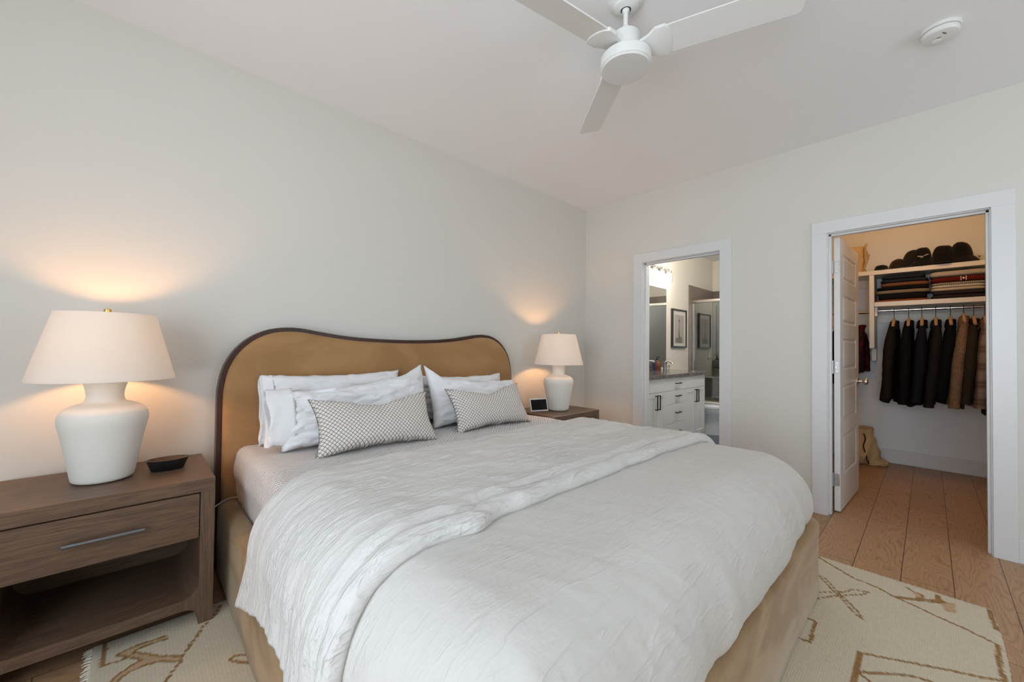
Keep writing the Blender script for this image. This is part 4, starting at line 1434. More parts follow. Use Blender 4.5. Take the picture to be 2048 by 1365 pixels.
for i, (y, m_, zb, th_, sd_, ln_, lb, nm) in enumerate(spec):
    zt = 1.475 if i != 5 else 1.50
    def snap(t, y=y):
        b = B(); tube(b, [(RODX - 0.262, y + 0.012, 0.782), (RODX - 0.250, y + 0.012, 0.782)], 0.006, 10)
        obj('snap_button', b, M_CHROME, t)
    garment(nm, lb, y, m_, zb, th_, seed=sd_, lean=ln_, ztop=zt, extra=snap if i == 3 else None, sl_len=zt - zb - (0.03 if i % 2 else 0.09), cat='jacket' if i != 7 else 'shirt')
    if i < 8:
        pos = ['leftmost hanger, holding the dark brown canvas jacket', 'hanger holding the black jacket second from the left', 'hanger holding the dark navy jacket', 'hanger holding the charcoal jacket with a snap',
               'hanger holding the black jacket beside the tan fleece', 'hanger holding the tan sherpa fleece', 'hanger holding the dark olive jacket', 'hanger holding the plaid overshirt'][i]
        hanger(y, 'wooden ' + pos, ztop=zt)
# clothes in the bay left of the divider, glimpsed past the door edge
garment('plaid_shirt', 'red plaid shirt hanging left of the divider, glimpsed past the closet door', -2.165, plaid('red_plaid', lin(34, 28, 32), lin(120, 24, 24), lin(20, 18, 22), 9, 7), 0.98, 0.022, 0.20, 1.44, 12.0, 0.0, True, 0.42, group=None, cat='shirt')
garment('dark_jacket', 'dark jacket hanging behind the red plaid shirt beside the closet door', -2.085, M_BLK, 0.92, 0.035, 0.22, 1.44, 13.0, 0.0, False, 0.45, group=None)
garment('grey_jacket', 'grey jacket hanging in the bay hidden behind the closet door', -1.96, M_CHA, 0.85, 0.045, 0.22, 1.44, 14.0, 0.0, False, 0.5, group=None)

# ------------------------------------------------------------------ folded clothes on the lower shelf
def folded(name, label, y0, y1, z0, z1, mat, x0=1.885, x1=2.19, seed=0.0, group='folded clothes on the closet shelf', arch=0.0, cat='folded sweater'):
    b = B()
    n = 56
    rings = []
    cy, hy = (y0 + y1) / 2, (y1 - y0) / 2
    cx, hx = (x0 + x1) / 2, (x1 - x0) / 2
    def sup(a, e): return (abs(cos(a)) ** e) * (1 if cos(a) > 0 else -1), (abs(sin(a)) ** e) * (1 if sin(a) > 0 else -1)
    hz = (z1 - z0) / 2
    for k in range(11):
        f = -1 + 2 * k / 10
        sc_ = max(0.05, 1 - abs(f) ** 4.5) ** 0.42
        rg = []
        for i in range(n):
            a = 2 * pi * i / n
            u, v = sup(a, 0.26)
            ins = 1 - (1 - sc_) * min(1.0, hz * 1.6 / hy)
            insx = 1 - (1 - sc_) * min(1.0, hz * 1.6 / hx)
            X = cx + hx * u * insx * (1 + 0.01 * fbm(v * 2, f, seed, 2))
            Y = cy + hy * v * ins + 0.006 * fbm(u * 2 + seed, f, 1, 2)
            Z = (z0 + z1) / 2 + hz * f * (1 if abs(f) < 0.99 else 1.0) + 0.0
            Z += 0.0
            rg.append(Vector((X, Y, Z)))
        rings.append(rg)
    ring_loft(b, rings, False, False)
    # rounded, gently rumpled top and bottom
    for k, top in ((0, -1), (-1, 1)):
        base = rings[k]
        c_ = Vector((cx, cy, base[0].z))
        rr = []
        for s_ in (1.0, 0.8, 0.55, 0.3, 0.08):
            rr.append([c_ + (v - c_) * s_ + Vector((0, 0, 0.0)) for v in base])
        ring_loft(b, rr if top > 0 else rr, False, True)
    bmesh.ops.remove_doubles(b, verts=b.verts, dist=1e-5)
    for v in b.verts:
        q = (v.co.y - cy) / hy
        w = (v.co.z - z0) / (z1 - z0)
        v.co.z += arch * (1 - q * q) * w + 0.003 * fbm(v.co.y * 14, v.co.x * 9, seed, 2) * (1 if 0.05 < w < 0.95 else 0.3)
        v.co.z -= 0.5 * (z1 - z0) * (abs(q) ** 4) * 0.25 * w
    o = obj(name, b, mat, smooth=60)
    tag(o, label, cat, group)
    return o
def k(n, r, g, bb_, bs=220): return cloth(n, lin(r, g, bb_), 0.0, 0.4, bs)
Z0 = 1.6985
A = (-2.668, -2.286)
folded('folded_shirt', 'rust orange folded shirt at the bottom of the left stack', A[0], A[1] + 0.005, Z0, Z0 + 0.020, k('rust_knit', 124, 70, 40), seed=1)
folded('folded_sweater', 'black folded sweater just above the rust shirt in the left stack', A[0] + 0.02, A[1] - 0.01, Z0 + 0.022, Z0 + 0.078, k('black_knit_a', 22, 20, 20), seed=2)
folded('folded_sweater', 'grey-brown folded sweater in the middle of the left stack', A[0] - 0.002, A[1] + 0.006, Z0 + 0.080, Z0 + 0.116, k('grey_brown_knit', 128, 112, 92), seed=3)
folded('folded_sweater', 'black folded sweater between the grey-brown and camel ones in the left stack', A[0] + 0.01, A[1], Z0 + 0.118, Z0 + 0.150, k('black_knit_b', 20, 19, 20), seed=4)
folded('folded_sweater', 'camel brown folded sweater in the upper part of the left stack', A[0] + 0.005, A[1] - 0.03, Z0 + 0.152, Z0 + 0.190, k('camel_knit', 112, 74, 46), seed=5)
folded('folded_sweater', 'dark blue-black folded sweater second from the top of the left stack', A[0] + 0.01, A[1] - 0.03, Z0 + 0.192, Z0 + 0.226, k('ink_knit_a', 34, 38, 44), seed=6)
folded('folded_sweater', 'dark blue-black folded sweater on top of the left stack', A[0] + 0.03, A[1] - 0.04, Z0 + 0.228, Z0 + 0.262, k('ink_knit_b', 36, 41, 47), seed=7)
Bq = (-3.036, -2.674)
folded('folded_sweater', 'charcoal folded sweater at the bottom of the right stack', Bq[0], Bq[1], Z0, Z0 + 0.036, k('charcoal_knit', 44, 38, 38), seed=8)
folded('folded_sweater', 'dark plum-grey folded sweater second from the bottom of the right stack', Bq[0], Bq[1] - 0.015, Z0 + 0.038, Z0 + 0.072, k('plum_knit', 52, 42, 42), seed=9)
folded('folded_tshirt', 'off-white folded shirt in the right stack above the dark sweaters', Bq[0] + 0.02, Bq[1], Z0 + 0.074, Z0 + 0.102, k('cream_cotton', 186, 172, 152), seed=10)
folded('folded_tshirt', 'white folded shirt under the ribbed shirt of the right stack', Bq[0] + 0.02, Bq[1], Z0 + 0.104, Z0 + 0.128, k('white_cotton', 196, 186, 170), seed=11)
def ribbed():
    m = MatB('ribbed_green_white', lin(150, 150, 130), 0.9)
    sp = m.n.new('ShaderNodeSeparateXYZ'); m.l.new(m.map(), sp.inputs[0])
    w = m.math('GREATER_THAN', m.math('SINE', m.math('MULTIPLY', sp.outputs[1], 2 * pi / 0.012)), 0.0)
    m.color(m.mix(w, lin(92, 96, 80), lin(190, 182, 160)))
    return m.m
folded('folded_shirt', 'green and white ribbed folded shirt under the dark red one', Bq[0] + 0.01, Bq[1], Z0 + 0.130, Z0 + 0.150, ribbed(), seed=12)
rd = folded('folded_shirt', 'dark red folded shirt with white crest in the right stack', Bq[0] - 0.01, Bq[1] + 0.002, Z0 + 0.152, Z0 + 0.206, k('dark_red_jersey', 88, 27, 20), seed=13)
M_WHT = plain('white_print', (0.75, 0.72, 0.68, 1), 0.8)
zc_ = Z0 + 0.180
b = B(); box(b, 1.8825, 1.8850, -2.868, -2.864, zc_ - 0.020, zc_ + 0.020); obj('white_stripe', b, M_WHT, rd)
b = B(); box(b, 1.8825, 1.8850, -2.900, -2.896, zc_ - 0.020, zc_ + 0.020); obj('white_stripe', b, M_WHT, rd)
b = B(); t = bmesh.new(); lathe(t, [(0.0075, 0.0), (0.0075, 0.0015)], 0, 0, 0, 16); merge(b, t, Matrix.Translation((1.8845, -2.882, zc_ + 0.002)) @ Matrix.Rotation(radians(-90), 4, 'Y')); obj('white_crest', b, M_WHT, rd)
folded('folded_sweater', 'pale grey folded sweater on top of the right stack', Bq[0] - 0.01, Bq[1] + 0.008, Z0 + 0.208, Z0 + 0.262, k('pale_grey_knit', 172, 162, 148), seed=14)
b = B(); tube(b, [(1.90, -3.070, Z0 + 0.034), (2.15, -3.075, Z0 + 0.034)], 0.033, 20)
tag(obj('rolled_shirt', b, k('cream_roll', 190, 170, 140), smooth=60), 'cream rolled shirt at the right end of the lower shelf', 'folded shirt')
b = B(); box(b, 1.92, 2.18, -3.10, -3.045, Z0 + 0.069, Z0 + 0.20, 0.02, 3)
tag(obj('dark_bag', b, k('dark_bag_nylon', 28, 26, 28), smooth=60), 'small dark bag standing above the cream rolled shirt', 'bag')

# ------------------------------------------------------------------ hats on the top shelf
ZS = 2.0275
def crown_mesh(x, y, rx, ry, hh, tilt=0.0, seed=0.0, flat=0.0):
    b = B()
    prof = []
    for k_ in range(12):
        q = k_ / 11
        prof.append((1 - 0.06 * q - flat * 0 if q < 0.4 else (cos((q - 0.4) / 0.6 * pi / 2)) ** (0.55 if flat else 0.75) * 0.97, q))
    rings = []
    for rr, q in prof[:-1]:
        zz = hh * (q if q < 0.4 else 0.4 + 0.6 * sin((q - 0.4) / 0.6 * pi / 2))
        rings.append([Vector((x + rx * rr * cos(2 * pi * i / 32), y + ry * rr * sin(2 * pi * i / 32), zz + ZS)) for i in range(32)])
    ring_loft(b, rings, True, True)
    for v in b.verts:
        v.co.z += 0.006 * fbm(v.co.x * 20, v.co.y * 20, seed, 2) * min(1, (v.co.z - ZS) / 0.03)
        v.co.y += tilt * (v.co.z - ZS)
    return b
def brim(x, y, rx, ry, r2x, r2y, z, zd, a0=0, a1=360, n=36):
    b = B()
    full = (a1 - a0) >= 360
    for off_ in (0,):
        rows = []
        for i in range(n + (0 if full else 1)):
            a = radians(a0 + (a1 - a0) * i / n)
            rows.append([Vector((x + rx * cos(a), y + ry * sin(a), z)), Vector((x + (rx + r2x) / 2 * cos(a), y + (ry + r2y) / 2 * sin(a), z - zd * 0.4)), Vector((x + r2x * cos(a), y + r2y * sin(a), z - zd)),
                         Vector((x + (rx + r2x) / 2 * cos(a), y + (ry + r2y) / 2 * sin(a), z - zd * 0.4 - 0.004)), Vector((x + rx * 0.98 * cos(a), y + ry * 0.98 * sin(a), z - 0.004))])
        if full: rows.append(rows[0])
        vr = []
        for rg in (rows[:-1] if full else rows): vr.append([b.verts.new(c) for c in rg])
        m_ = len(vr)
        for i in range(m_ if full else m_ - 1):
            A_, B_ = vr[i], vr[(i + 1) % m_]
            for j in range(5): b.faces.new((A_[j], A_[(j + 1) % 5], B_[(j + 1) % 5], B_[j]))
        if not full:
            b.faces.new(vr[0]); b.faces.new(vr[-1])
    return b
M_HB = cloth('hat_black', lin(22, 20, 20), 0.1, 0.3, 300); M_HBR = cloth('hat_dark_brown', lin(50, 36, 28), 0.1, 0.3, 300); M_HG = cloth('hat_washed_black', lin(34, 30, 28), 0.1, 0.3, 300)
def hat(label, x, y, rx, ry, hh, mat, kind_, seed, tilt=0, flat=0):
    t = thing('bucket_hat' if kind_ == 'bucket' else 'baseball_cap', label, 'hat', (x, y, ZS), 'hats on the top closet shelf')
    if kind_ == 'bucket':
        zb_ = 0.062
        b = crown_mesh(x, y, rx, ry, hh - 0.01, tilt, seed, 1)
        obj('crown', b, mat, t, smooth=60)
        b = brim(x, y, rx * 0.98, ry * 0.98, rx + 0.040, ry + 0.042, ZS + zb_, zb_ - 0.001)
        obj('brim', b, mat, t, smooth=60)
    else:
        b = crown_mesh(x, y, rx, ry, hh, tilt, seed, flat)
        obj('crown', b, mat, t, smooth=60)
        b = brim(x, y, rx * 0.95, ry * 0.95, rx + 0.055, ry + 0.012, ZS + 0.022, 0.014, 115, 245, 18)
        obj('brim', b, mat, t, smooth=60)
        b = B(); lathe(b, [(0.006, 0), (0.005, 0.003), (0.002, 0.004)], x, y + tilt * hh, ZS + hh - 0.001, 12)
        obj('top_button', b, mat, t, smooth=60)
    return t
hat('flat black cap lying at the left end of the top closet shelf', 1.99, -2.318, 0.085, 0.055, 0.062, M_HB, 'cap', 1.0, 0, 1)
hat('dark brown cap on the top closet shelf right of the flat black cap', 2.00, -2.425, 0.085, 0.058, 0.110, M_HBR, 'cap', 2.0, -0.2)
hat('washed black cap leaning in front of the lettered black hat', 2.02, -2.527, 0.09, 0.068, 0.185, M_HG, 'cap', 3.0, -0.15, 1)
bh = hat('black bucket hat with small white lettering on the top closet shelf', 1.99, -2.618, 0.088, 0.066, 0.205, M_HB, 'bucket', 4.0, 0, 1)
hat('plain black cap on the top closet shelf right of the lettered hat', 1.98, -2.757, 0.095, 0.078, 0.190, M_HB, 'cap', 5.0, 0, 1)
hat('black bucket hat with wide sloping brim, rightmost hat on the top shelf', 2.00, -2.888, 0.095, 0.070, 0.215, M_HB, 'bucket', 6.0, 0.1)
b = B()
random.seed(11)
for q in range(13):
    yy = -2.588 - q * 0.0058
    dx_ = 0.088 * sqrt(max(0, 1 - ((yy + 2.618) / 0.066) ** 2)) if abs(yy + 2.618) < 0.066 else 0
    zz = ZS + 0.093 + 0.003 * abs(q - 5) * (0.5 if q < 5 else 0.95)
    box(b, 1.99 - dx_ * 0.99 - 0.004, 1.99 - dx_ * 0.99 - 0.0005, yy - 0.0021, yy + 0.0021, zz, zz + random.choice((0.004, 0.007, 0.006)))
for q in range(4):
    yy = -2.606 - q * 0.005
    box(b, 1.99 - 0.0905, 1.99 - 0.086, yy - 0.0015, yy + 0.0015, ZS + 0.085, ZS + 0.0885)
obj('lettering', b, M_WHT, bh, label='small white curved lettering')
# tote on the shelf, small things at its right end
def sack(name, label, cat, cx, cy, z0, rx, ry, hh, mat, seed, top=0.55, lean=(0, 0), group=None):
    b = B()
    rings = []
    for k_ in range(26):
        q = k_ / 25
        s_ = (1 - 0.25 * (1 - q) ** 6) * (1 - (1 - top) * sstep(0.25, 1.0, q)) + 0.08 * sin(q * 7 + seed)
        if q == 0: s_ *= 0.85
        rings.append([Vector((cx + lean[0] * q + rx * s_ * cos(a) * (1 + 0.26 * fbm(cos(a) * 2, sin(a) * 2 + q * 3, seed, 4)), cy + lean[1] * q + ry * s_ * sin(a) * (1 + 0.26 * fbm(cos(a) * 2 + 5, sin(a) * 2 + q * 3, seed, 4)), z0 + hh * q + (0.02 * fbm(a, 2, seed, 2) if k_ > 20 else 0))) for a in [2 * pi * i / 40 for i in range(40)]])
    ring_loft(b, rings, True, True)
    return b
M_CANV = cloth('cream_canvas', lin(196, 170, 128), 0.1, 0.3, 260)
tt_ = thing('tote_bag', 'cream canvas tote bag standing on the top closet shelf behind the door edge', 'bag', (2.02, -2.11, ZS))
obj('bag_body', sack('x', '', '', 2.02, -2.105, ZS, 0.11, 0.105, 0.285, M_CANV, 3.0, 0.85), M_CANV, tt_, smooth=60)
b = B(); tube(b, catmull([(1.94, -2.19, ZS + 0.25), (1.925, -2.21, ZS + 0.30), (1.925, -2.195, ZS + 0.20), (1.92, -2.205, ZS + 0.10), (1.925, -2.185, ZS + 0.04)], 6), 0.007, 6)
obj('strap', b, M_CANV, tt_, smooth=60)
gp = thing('desk_ornament', 'small brass ornament on a post at the right end of the top shelf', 'ornament', (1.93, -2.985, ZS))
b = B(); lathe(b, [(0.016, 0), (0.016, 0.004), (0.004, 0.007), (0.004, 0.040), (0.007, 0.044), (0.013, 0.048), (0.013, 0.053), (0.004, 0.056)], 1.93, -2.985, ZS, 20)
obj('brass_post', b, M_BRASS, gp, smooth=40)

# laundry bag on the closet floor
lb_ = thing('laundry_bag', 'slumped cream canvas drawstring bag on the closet floor behind the door', 'bag', (2.03, -2.22, 0.001))
obj('bag_body', sack('x', '', '', 2.02, -2.16, 0.001, 0.17, 0.14, 0.37, M_CANV, 6.0, 0.62, (0.02, 0.0)), M_CANV, lb_, smooth=60)
obj('slumped_base', sack('x', '', '', 2.03, -2.27, 0.001, 0.15, 0.11, 0.075, M_CANV, 9.0, 0.35), M_CANV, lb_, smooth=60)
b = B(); tube(b, catmull([(1.87, -2.185, 0.33), (1.855, -2.200, 0.28), (1.86, -2.185, 0.20), (1.845, -2.205, 0.12), (1.835, -2.215, 0.06), (1.86, -2.225, 0.05), (1.835, -2.225, 0.03)], 6), 0.006, 6)
obj('drawstring', b, cloth('dark_cord', lin(50, 40, 26)), lb_, smooth=60)
# closet ceiling light
cl = thing('closet_light', 'small flush dome light on the closet ceiling', 'ceiling light', (1.15, -2.55, H - 0.09))
b = B(); lathe(b, [(0.15, 0.0), (0.15, -0.02), (0.14, -0.025)], 1.15, -2.55, H - 0.0005, 40); obj('base_plate', b, M_NICKEL, cl, smooth=30)
b = B(); lathe(b, [(0.135, -0.026), (0.125, -0.05), (0.09, -0.07), (0.04, -0.08)], 1.15, -2.55, H, 40); obj('diffuser', b, emit('closet_diffuser', (1.0, 0.62, 0.30, 1), 3.0), cl, smooth=60)
lamp_light('closet_lamp', (1.15, -2.55, H - 0.16), (1.0, 0.52, 0.19), 12.0, 0.08, cl)

# ------------------------------------------------------------------ bathroom
def granite():
    m = MatB('speckled_granite', lin(120, 112, 106), 0.12, 0, 0.5)
    v = m.map()
    n = m.noise(v, 60, 6, 0.75)
    m.color(m.ramp(n, [(0.36, lin(36, 34, 35)), (0.47, lin(92, 88, 86)), (0.56, lin(122, 116, 112)), (0.68, lin(180, 172, 166))]))
    return m.m
M_GRAN = granite()
M_CAB = plain('cabinet_white', (0.74, 0.75, 0.76, 1), 0.35)
van = thing('bathroom_vanity', 'white bathroom vanity cabinet with black pulls seen through the left doorway', 'cabinet', (0.98, -0.3, 0.0))
VX0, VX1, VY = 0.125, 1.849, -0.600
b = B(); box(b, VX0, VX1, VY + 0.018, -0.045, 0.10, 0.860); box(b, VX0, VX1 - 0.02, VY + 0.08, -0.05, 0.0, 0.10)
obj('carcass', b, M_CAB, van)
def slab(name, x0, x1, z0, z1, par, shaker=False):
    b = B()
    if not shaker: box(b, x0 + 0.0015, x1 - 0.0015, VY, VY + 0.017, z0 + 0.0015, z1 - 0.0015, 0.001, 1)
    else:
        f = 0.055
        box(b, x0 + 0.0015, x1 - 0.0015, VY + 0.006, VY + 0.017, z0 + 0.0015, z1 - 0.0015)
        for a0, a1, q0, q1 in ((x0 + 0.0015, x0 + f, z0, z1), (x1 - f, x1 - 0.0015, z0, z1), (x0 + f, x1 - f, z0, z0 + f), (x0 + f, x1 - f, z1 - f, z1)):
            box(b, a0, a1, VY, VY + 0.007, q0 + 0.0015, q1 - 0.0015, 0.0008, 1)
    return obj(name, b, M_CAB, par)
def pull(x, z, par, vert=False, ln=0.11):
    b = B()
    if vert: pts = [(x, VY + 0.002, z - ln / 2), (x, VY - 0.028, z - ln / 2), (x, VY - 0.028, z + ln / 2), (x, VY + 0.002, z + ln / 2)]
    else: pts = [(x - ln / 2, VY + 0.002, z), (x - ln / 2, VY - 0.028, z), (x + ln / 2, VY - 0.028, z), (x + ln / 2, VY + 0.002, z)]
    for p0, p1 in zip(pts, pts[1:]):
        lo = [min(a, c) - 0.005 for a, c in zip(p0, p1)]; hi = [max(a, c) + 0.005 for a, c in zip(p0, p1)]
        box(b, lo[0], hi[0], lo[1], hi[1], lo[2], hi[2])
    obj('pull_handle', b, M_BLACK, par)
c0_, c1_, c2_ = VX0, 0.705, 1.252
for a0, a1 in ((c0_, c1_), (c1_, c2_), (c2_, VX1)):
    d_ = slab('drawer', a0, a1, 0.708, 0.858, van)
    if a0 == c1_: pull(1.016, 0.788, d_)
for z0, z1, zh in ((0.549, 0.708, 0.64), (0.326, 0.549, 0.445), (0.10, 0.326, 0.225)):
    pull(1.016, zh, slab('drawer', c1_, c2_, z0, z1, van))
for a0, a1, hx_ in ((c0_, (c0_ + c1_) / 2 + 0.08, -0.035), ((c0_ + c1_) / 2 + 0.08, c1_, 0.035), (c2_, (c2_ + VX1) / 2, -0.030), ((c2_ + VX1) / 2, VX1, 0.030)):
    d_ = slab('cabinet_door', a0, a1, 0.10, 0.706, van, True)
    hx = (a1 - 0.03) if hx_ < 0 else (a0 + 0.03)
    pull(hx, 0.60, d_, True, 0.15)
ct = thing('vanity_countertop', 'speckled grey granite countertop with backsplash on the bathroom vanity', 'countertop', (1.0, -0.3, 0.861))
b = B(); box(b, 0.122, 1.905, -0.625, -0.042, 0.861, 0.900, 0.003, 2); obj('slab', b, M_GRAN, ct)
b = B(); box(b, 0.122, 1.90, -0.062, -0.042, 0.9005, 1.0, 0.002, 1); obj('backsplash', b, M_GRAN, ct)
# unseen bathroom fill light, added to brighten the walls and vanity
bl = thing('added_bathroom_light', 'added round flush fill light in the bathroom, unseen beyond the doorway', 'ceiling light', (1.45, -1.35, H - 0.09))
b = B(); lathe(b, [(0.15, 0.0), (0.15, -0.02), (0.14, -0.025)], 1.45, -1.35, H - 0.0005, 40); obj('base_plate', b, M_NICKEL, bl, smooth=30)
b = B(); lathe(b, [(0.135, -0.026), (0.125, -0.05), (0.09, -0.07), (0.04, -0.08)], 1.45, -1.35, H, 40); obj('diffuser', b, emit('added_fill_diffuser', (1.0, 0.86, 0.68, 1), 5.0), bl, smooth=60)
lamp_light('added_bathroom_fill', (1.45, -1.35, H - 0.16), (1.0, 0.92, 0.82), 62.0, 0.08, bl)
# mirror
M_MIR = plain('mirror_silver', (0.80, 0.84, 0.82, 1), 0.01, 1.0)
b = B(); box(b, 0.35, 1.895, -0.046, -0.0405, 1.004, 2.058)
tag(obj('wall_mirror', b, M_MIR), 'large frameless mirror above the vanity, reflecting the shower', 'mirror')
# vanity light bar
vl = thing('vanity_light', 'chrome vanity light bar with four lit clear glass shades', 'wall light', (1.45, -0.06, 2.2))
b = B(); box(b, 1.02, 1.86, -0.066, -0.0405, 2.275, 2.335, 0.004, 2); obj('mounting_bar', b, M_CHROME, vl)
M_VB = emit('white_bulb', (1.0, 0.91, 0.80, 1), 130.0)
for xx in (1.13, 1.34, 1.55, 1.76):
    b = B(); tube(b, [(xx, -0.066, 2.31), (xx, -0.13, 2.315), (xx, -0.150, 2.30)], 0.008, 10); lathe(b, [(0.012, 0.035), (0.028, 0.03), (0.030, 0.0), (0.024, -0.012)], xx, -0.150, 2.265, 24)
    a_ = obj('lamp_arm', b, M_CHROME, vl, smooth=40)
    b = B(); lathe(b, [(0.030, 0.0), (0.048, -0.008), (0.050, -0.03), (0.050, -0.150)], xx, -0.150, 2.265, 32, False, False)
    obj('glass_shade', b, M_BULBGL, a_, smooth=60)
    b = B(); lathe(b, [(0.012, 0.0), (0.014, -0.02), (0.028, -0.050), (0.030, -0.068), (0.022, -0.090), (0.008, -0.100)], xx, -0.150, 2.250, 20)
    obj('bulb', b, M_VB, a_, smooth=True)
# framed picture
pc = thing('framed_picture', 'black framed black-and-white tower photograph on the bathroom wall', 'picture', (2.29, -0.05, 1.21))
PX0, PX1, PZ0, PZ1 = 2.053, 2.540, 1.214, 1.790
b = B()
fw_ = 0.022
for a0, a1, z0, z1 in ((PX0, PX0 + fw_, PZ0, PZ1), (PX1 - fw_, PX1, PZ0, PZ1), (PX0 + fw_, PX1 - fw_, PZ0, PZ0 + fw_), (PX0 + fw_, PX1 - fw_, PZ1 - fw_, PZ1)):
    box(b, a0, a1, -0.075, -0.0405, z0, z1, 0.001, 1)
obj('frame', b, plain('black_frame', (0.012, 0.011, 0.010, 1), 0.4), pc)
b = B(); box(b, PX0 + fw_, PX1 - fw_, -0.060, -0.0405, PZ0 + fw_, PZ1 - fw_); obj('mat_board', b, plain('mat_board_white', (0.62, 0.60, 0.54, 1), 0.8), pc)
b = B(); box(b, PX0 + 0.085, PX1 - 0.085, -0.0625, -0.060, PZ0 + 0.065, PZ1 - 0.085)
ph = obj('photograph', b, plain('photo_sky_grey', (0.36, 0.34, 0.29, 1), 0.6), pc)
M_INK = plain('photo_dark_ink', (0.05, 0.048, 0.045, 1), 0.6)
M_INK2 = plain('photo_mid_ink', (0.15, 0.14, 0.13, 1), 0.6)
b = B()
tx = 2.285
prism(b, [(tx - 0.022, 1.34), (tx - 0.007, 1.50), (tx - 0.006, 1.60), (tx - 0.020, 1.615), (tx - 0.016, 1.628), (tx - 0.004, 1.636), (tx, 1.70), (tx + 0.004, 1.636), (tx + 0.016, 1.628), (tx + 0.020, 1.615), (tx + 0.006, 1.60), (tx + 0.007, 1.50), (tx + 0.022, 1.34)], 'y', -0.0633, -0.0625)
obj('tower_silhouette', b, M_INK, ph)
b = B(); box(b, 2.175, 2.255, -0.0632, -0.0625, 1.285, 1.36); box(b, 2.26, 2.315, -0.0636, -0.0625, 1.285, 1.345); box(b, 2.32, 2.385, -0.0632, -0.0625, 1.285, 1.375)
obj('buildings', b, M_INK2, ph)
# light switch
b = B(); box(b, 2.03, 2.10, -0.046, -0.0405, 1.04, 1.15, 0.002, 1)
sw = obj('light_switch', b, M_TRIM); tag(sw, 'white light switch plate below the framed picture in the bathroom', 'light switch')
# soap bottle, tumbler, faucet, sink
sb = thing('soap_bottle', 'amber glass soap bottle with black pump on the vanity', 'bottle', (1.485, -0.115, 0.9015))
M_AMB = MatB('amber_glass', lin(170, 82, 22), 0.08); M_AMB.b.inputs['Transmission Weight'].default_value = 0.6; M_AMB = M_AMB.m
b = B(); lathe(b, [(0.034, 0.0), (0.037, 0.004), (0.037, 0.095), (0.032, 0.112), (0.016, 0.128), (0.014, 0.140)], 1.485, -0.115, 0.9015, 32); obj('bottle_body', b, M_AMB, sb, smooth=50)
b = B(); lathe(b, [(0.016, 0.138), (0.016, 0.156), (0.006, 0.158), (0.005, 0.178)], 1.485, -0.115, 0.9015, 20); box(b, 1.477, 1.493, -0.155, -0.108, 1.078, 1.088, 0.003, 2); obj('pump', b, M_BLACK, sb, smooth=40)
fc = thing('faucet', 'chrome faucet at the vanity sink right of the soap bottle', 'faucet', (1.70, -0.12, 0.9005))
b = B(); tube(b, catmull([(1.70, -0.12, 0.9005), (1.70, -0.12, 0.99), (1.70, -0.135, 1.015), (1.70, -0.185, 1.018), (1.70, -0.22, 1.0), (1.70, -0.225, 0.985)], 6), 0.011, 12); obj('spout', b, M_CHROME, fc, smooth=60)
for s_ in (-1, 1):
    b = B(); lathe(b, [(0.022, 0), (0.022, 0.008), (0.014, 0.012), (0.013, 0.045)], 1.70 + s_ * 0.09, -0.12, 0.9005, 20); tube(b, [(1.70 + s_ * 0.09, -0.12, 0.94), (1.70 + s_ * 0.145, -0.125, 0.948)], 0.006, 8); obj('tap_handle', b, M_CHROME, fc, smooth=50)
b = B(); lathe(b, [(0.028, 0.0), (0.030, 0.002), (0.036, 0.085), (0.034, 0.085), (0.028, 0.006)], 1.60, -0.20, 0.9005, 24)
tag(obj('tumbler', b, M_BULBGL, smooth=50), 'clear glass tumbler between soap bottle and faucet', 'glass')
b = B(); lathe(b, [(0.012, 0.0), (0.015, 0.003), (0.015, 0.09), (0.010, 0.10), (0.008, 0.125)], 1.395, -0.13, 0.9005, 16)
tag(obj('lotion_tube', b, plain('blue_plastic', lin(28, 44, 96), 0.3), smooth=50), 'small dark blue tube standing at the left by the soap bottle', 'tube')
# toilet
to = thing('toilet', 'white toilet between the vanity and the shower', 'toilet', (2.25, -0.4, 0.0))
M_PORC = plain('porcelain', (0.72, 0.75, 0.78, 1), 0.08)
TX = 2.26
def oval(cy, rx, ry, z, n=40): return [Vector((TX + rx * cos(2 * pi * i / n), cy + ry * sin(2 * pi * i / n), z)) for i in range(n)]
b = B(); ring_loft(b, [oval(-0.42, 0.125, 0.24, 0.001), oval(-0.42, 0.125, 0.24, 0.04), oval(-0.43, 0.120, 0.235, 0.12), oval(-0.45, 0.130, 0.24, 0.22), oval(-0.48, 0.165, 0.255, 0.30), oval(-0.49, 0.182, 0.262, 0.35), oval(-0.49, 0.185, 0.262, 0.372)])
obj('bowl', b, M_PORC, to, smooth=50)
b = B(); ring_loft(b, [oval(-0.49, 0.190, 0.268, 0.374), oval(-0.49, 0.192, 0.270, 0.380), oval(-0.49, 0.190, 0.268, 0.392)]); obj('seat', b, M_PORC, to, smooth=50)
b = B(); ring_loft(b, [oval(-0.485, 0.188, 0.264, 0.394), oval(-0.485, 0.188, 0.264, 0.404), oval(-0.485, 0.165, 0.24, 0.412), oval(-0.485, 0.08, 0.12, 0.416)]); obj('lid', b, M_PORC, to, smooth=50)
b = B(); box(b, TX - 0.20, TX + 0.20, -0.235, -0.056, 0.37, 0.70, 0.02, 3); obj('tank', b, M_PORC, to, smooth=40)
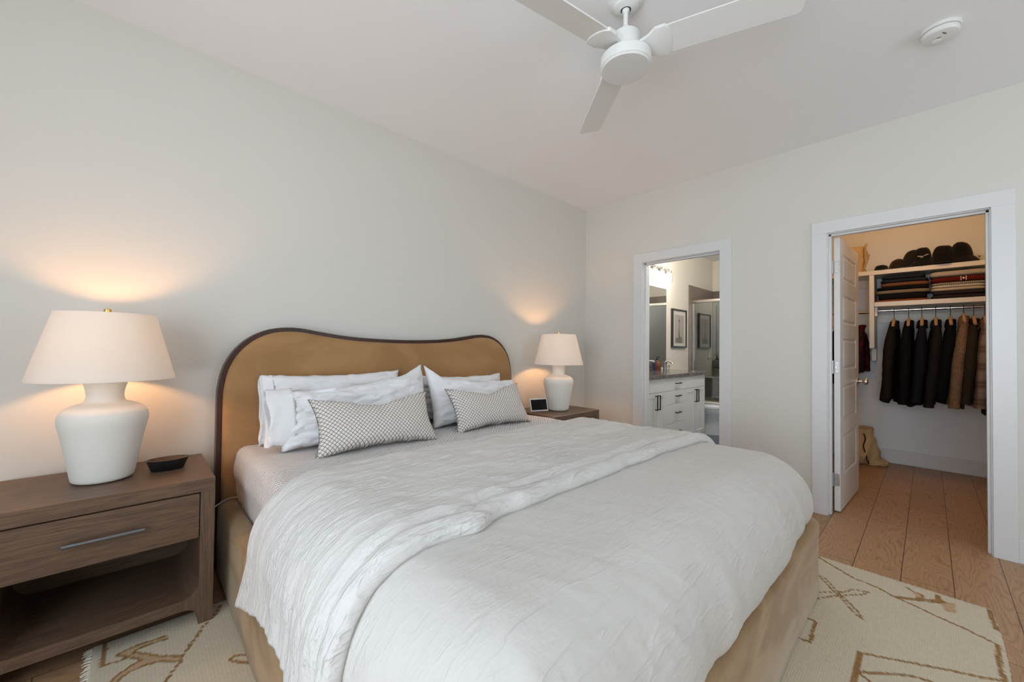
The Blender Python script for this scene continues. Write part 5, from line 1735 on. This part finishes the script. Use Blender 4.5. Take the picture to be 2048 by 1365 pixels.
b = B(); box(b, TX - 0.21, TX + 0.21, -0.245, -0.054, 0.701, 0.735, 0.008, 2); tl = obj('tank_lid', b, M_PORC, to, smooth=40)
b = B(); tube(b, [(TX - 0.14, -0.236, 0.64), (TX - 0.14, -0.255, 0.64), (TX - 0.08, -0.258, 0.632)], 0.006, 8); obj('flush_lever', b, M_CHROME, to, smooth=50)
# bathtub / shower pan with glass screen
tb = thing('bathtub', 'cream white bathtub ledge inside the glass shower', 'bathtub', (3.22, -0.8, 0.0))
b = B(); box(b, 2.74, 3.676, -1.598, -0.054, 0.001, 0.385, 0.02, 3)
t_ = [v for v in b.verts]
obj('tub_apron', b, plain('tub_acrylic', (0.78, 0.74, 0.66, 1), 0.15), tb, smooth=40)
b = B(); box(b, 2.83, 3.60, -1.52, -0.13, 0.3855, 0.388); obj('tub_basin_shade', b, plain('tub_basin_shadow', (0.45, 0.42, 0.38, 1), 0.3), tb)  # flat darker sheet on the closed tub, painting the basin's shade
sg = thing('shower_screen', 'framed sliding glass shower screen standing on the tub edge', 'shower screen', (2.80, -0.8, 0.386))
b = B(); box(b, 2.775, 2.825, -1.598, -0.054, 1.925, 1.972, 0.006, 2); obj('header_rail', b, M_NICKEL, sg, smooth=40)
b = B(); box(b, 2.780, 2.815, -0.085, -0.054, 0.386, 1.925, 0.003, 1); obj('wall_channel', b, M_NICKEL, sg)
b = B(); box(b, 2.780, 2.820, -1.598, -0.086, 0.386, 0.402, 0.003, 1); obj('bottom_track', b, M_NICKEL, sg)
b = B(); box(b, 2.788, 2.796, -0.86, -0.086, 0.403, 1.924); obj('glass_panel', b, M_SHGL, sg)
b = B(); box(b, 2.802, 2.810, -1.58, -0.80, 0.403, 1.924); gp2 = obj('glass_panel', b, M_SHGL, sg)
b = B(); tube(b, [(3.45, -0.054, 1.05), (3.45, -0.09, 1.05)], 0.035, 20); tube(b, [(3.45, -0.09, 1.05), (3.45, -0.12, 1.05)], 0.012, 12)
tag(obj('shower_valve', b, M_NICKEL, smooth=40), 'round shower valve on the tiled wall behind the glass', 'shower valve')
